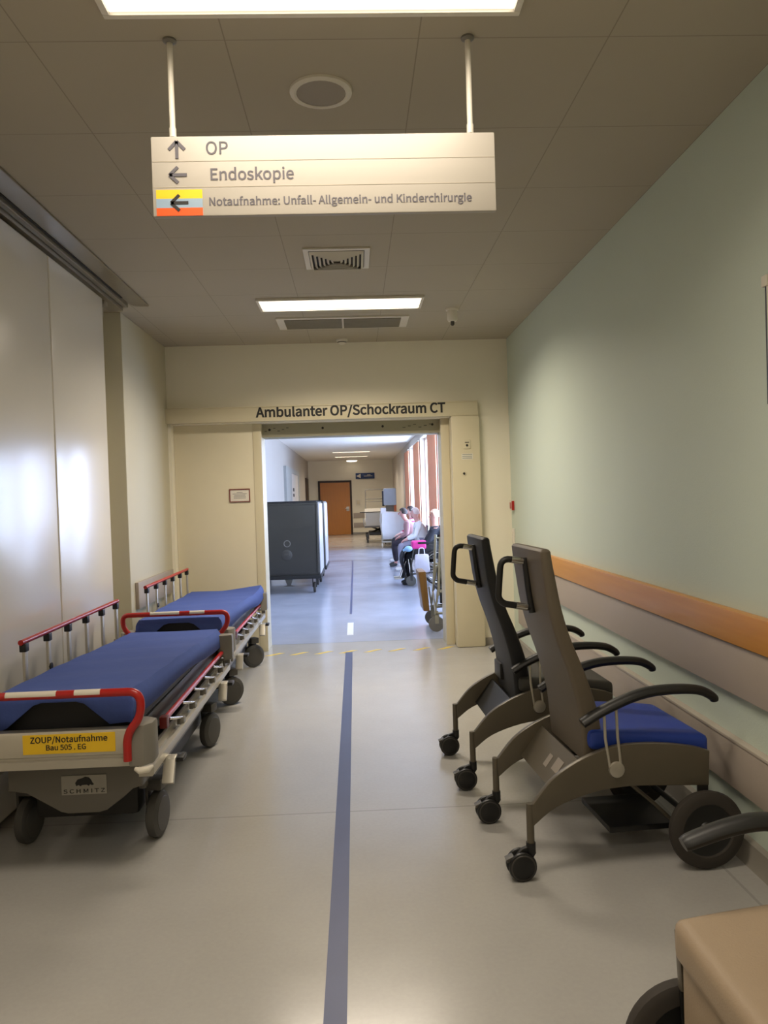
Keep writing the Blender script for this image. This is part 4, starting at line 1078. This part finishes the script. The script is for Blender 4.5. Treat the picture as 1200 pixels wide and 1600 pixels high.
seated_person('pale-haired elderly person in dark clothes sitting in the black wheelchair', (1.27, 12.95, 0), PI, 'd9b59a', '262730', '14151a', '2a2a2c', skin='d39c8a', lean=-.14)
seated_person('white-haired person in a white top leaning forward behind the wheelchair', (1.30, 15.4, 0), PI, 'ddd3d0', 'eef0f2', '8e8ca0', 'dedede', skin='dda9a0', lean=.15)
seated_person('person with long dark hair in a pink striped shirt', (1.28, 17.6, 0), PI, '2a1d1b', 'e9d5dc', '23212a', 'd8d8d8', skin='e2b4ac', hair_len=.12, tone=ms_)
seated_person('person with short dark hair bent low beside the striped shirt', (1.22, 16.4, 0), PI, '2c211f', 'b98f93', '2a2430', '3a3a3a', skin='d9a298', lean=.3)
def waiting_chair(label, loc):
    T = thing('waiting_chair', label, 'chair', loc, PI, 'grey chairs along the window wall')
    MB().box((-.22, -.22, .42), (.22, .22, .455), .012).build('seat', M_grey_dark, T)
    MB().hull([(-.24, -.21, .50), (-.28, -.21, .86), (-.24, .21, .50), (-.28, .21, .86), (-.215, -.21, .50), (-.255, -.21, .86), (-.215, .21, .50), (-.255, .21, .86)], .008).build('backrest', M_grey_dark, T)
    for s_ in (-1, 1):
        MB().tube([(.20, s_*.2, .43), (.22, s_*.21, 0.0)], .012).build('leg', M_chrome, T)
        MB().tube([(-.28, s_*.18, .82), (-.22, s_*.2, .43), (-.25, s_*.21, 0.0)], .012).build('leg', M_chrome, T)
    return T
waiting_chair('grey chair under the white-haired person', (1.24, 15.4, 0))
waiting_chair('grey chair under the bent dark-haired person', (1.26, 16.4, 0))
waiting_chair('grey chair under the person in the striped shirt', (1.24, 17.6, 0))
# what they hold
b = MB(); b.box((-.13, -.10, 0), (.13, .10, .15), .04, seg=3)
o = b.build('pink_bag', mat('pink_bag', 'd3348c', .5, var=.15, bump=.3, bscale=30), None); tag(o, 'bright pink bag in the lap of the seated person in dark clothes', 'bag'); o.location = (1.04, 12.80, .60)
b = MB(); b.ball((0, 0, .05), (.07, .06, .05)); b.tube([(-.05, 0, .05), (-.09, .0, .02)], .02)
o = b.build('blue_cap', mat('light_blue_cloth', '8fb9d8', .7), None); tag(o, 'small light blue bundle beside the pink bag', 'bundle'); o.location = (.86, 12.72, .57)
rows = []
b = MB()
path = [(.26, .615), (.18, .625), (.09, .625), (.03, .61), (-.005, .565)] + [(-.02-.02*math.sin(i*.9), .52-.055*i) for i in range(8)]
for i, (px_, pz_) in enumerate(path):
    rows.append([(px_+.018*math.sin(i*.35+k*.9)*(i > 4), -.20+.40*k/12, pz_+.008*math.sin(k*1.1+i*.5)-(.02*math.sin(k*1.3) if i == 12 else 0)) for k in range(13)])
b.grid(rows)
o = b.build('dark_coat', mat('black_cloth', '111116', .85, bump=.3, bscale=40), None, solid=.02); tag(o, 'black coat hanging over the knees of the person in the wheelchair', 'coat'); o.location = (.80, 12.95, .0)
b = MB(); b.hull([(-.13, -.06, .0), (-.11, -.05, .30), (-.13, .06, .0), (-.11, .05, .30), (.13, -.06, .0), (.11, -.05, .30), (.13, .06, .0), (.11, .05, .30)], .03)
bag = b.build('plastic_bag', mat('white_plastic_bag', 'c9c6d2', .5, var=.1, bump=.5, bscale=25), None); tag(bag, 'white plastic bag hanging from the side of the black wheelchair', 'bag'); bag.location = (1.06, 12.52, .24)
MB().tube(rounded([(-.05, 0, .29), (-.04, 0, .40), (.04, 0, .40), (.05, 0, .29)], .03), .008).build('bag_handle', mat('white_plastic_bag', 'c9c6d2'), bag)
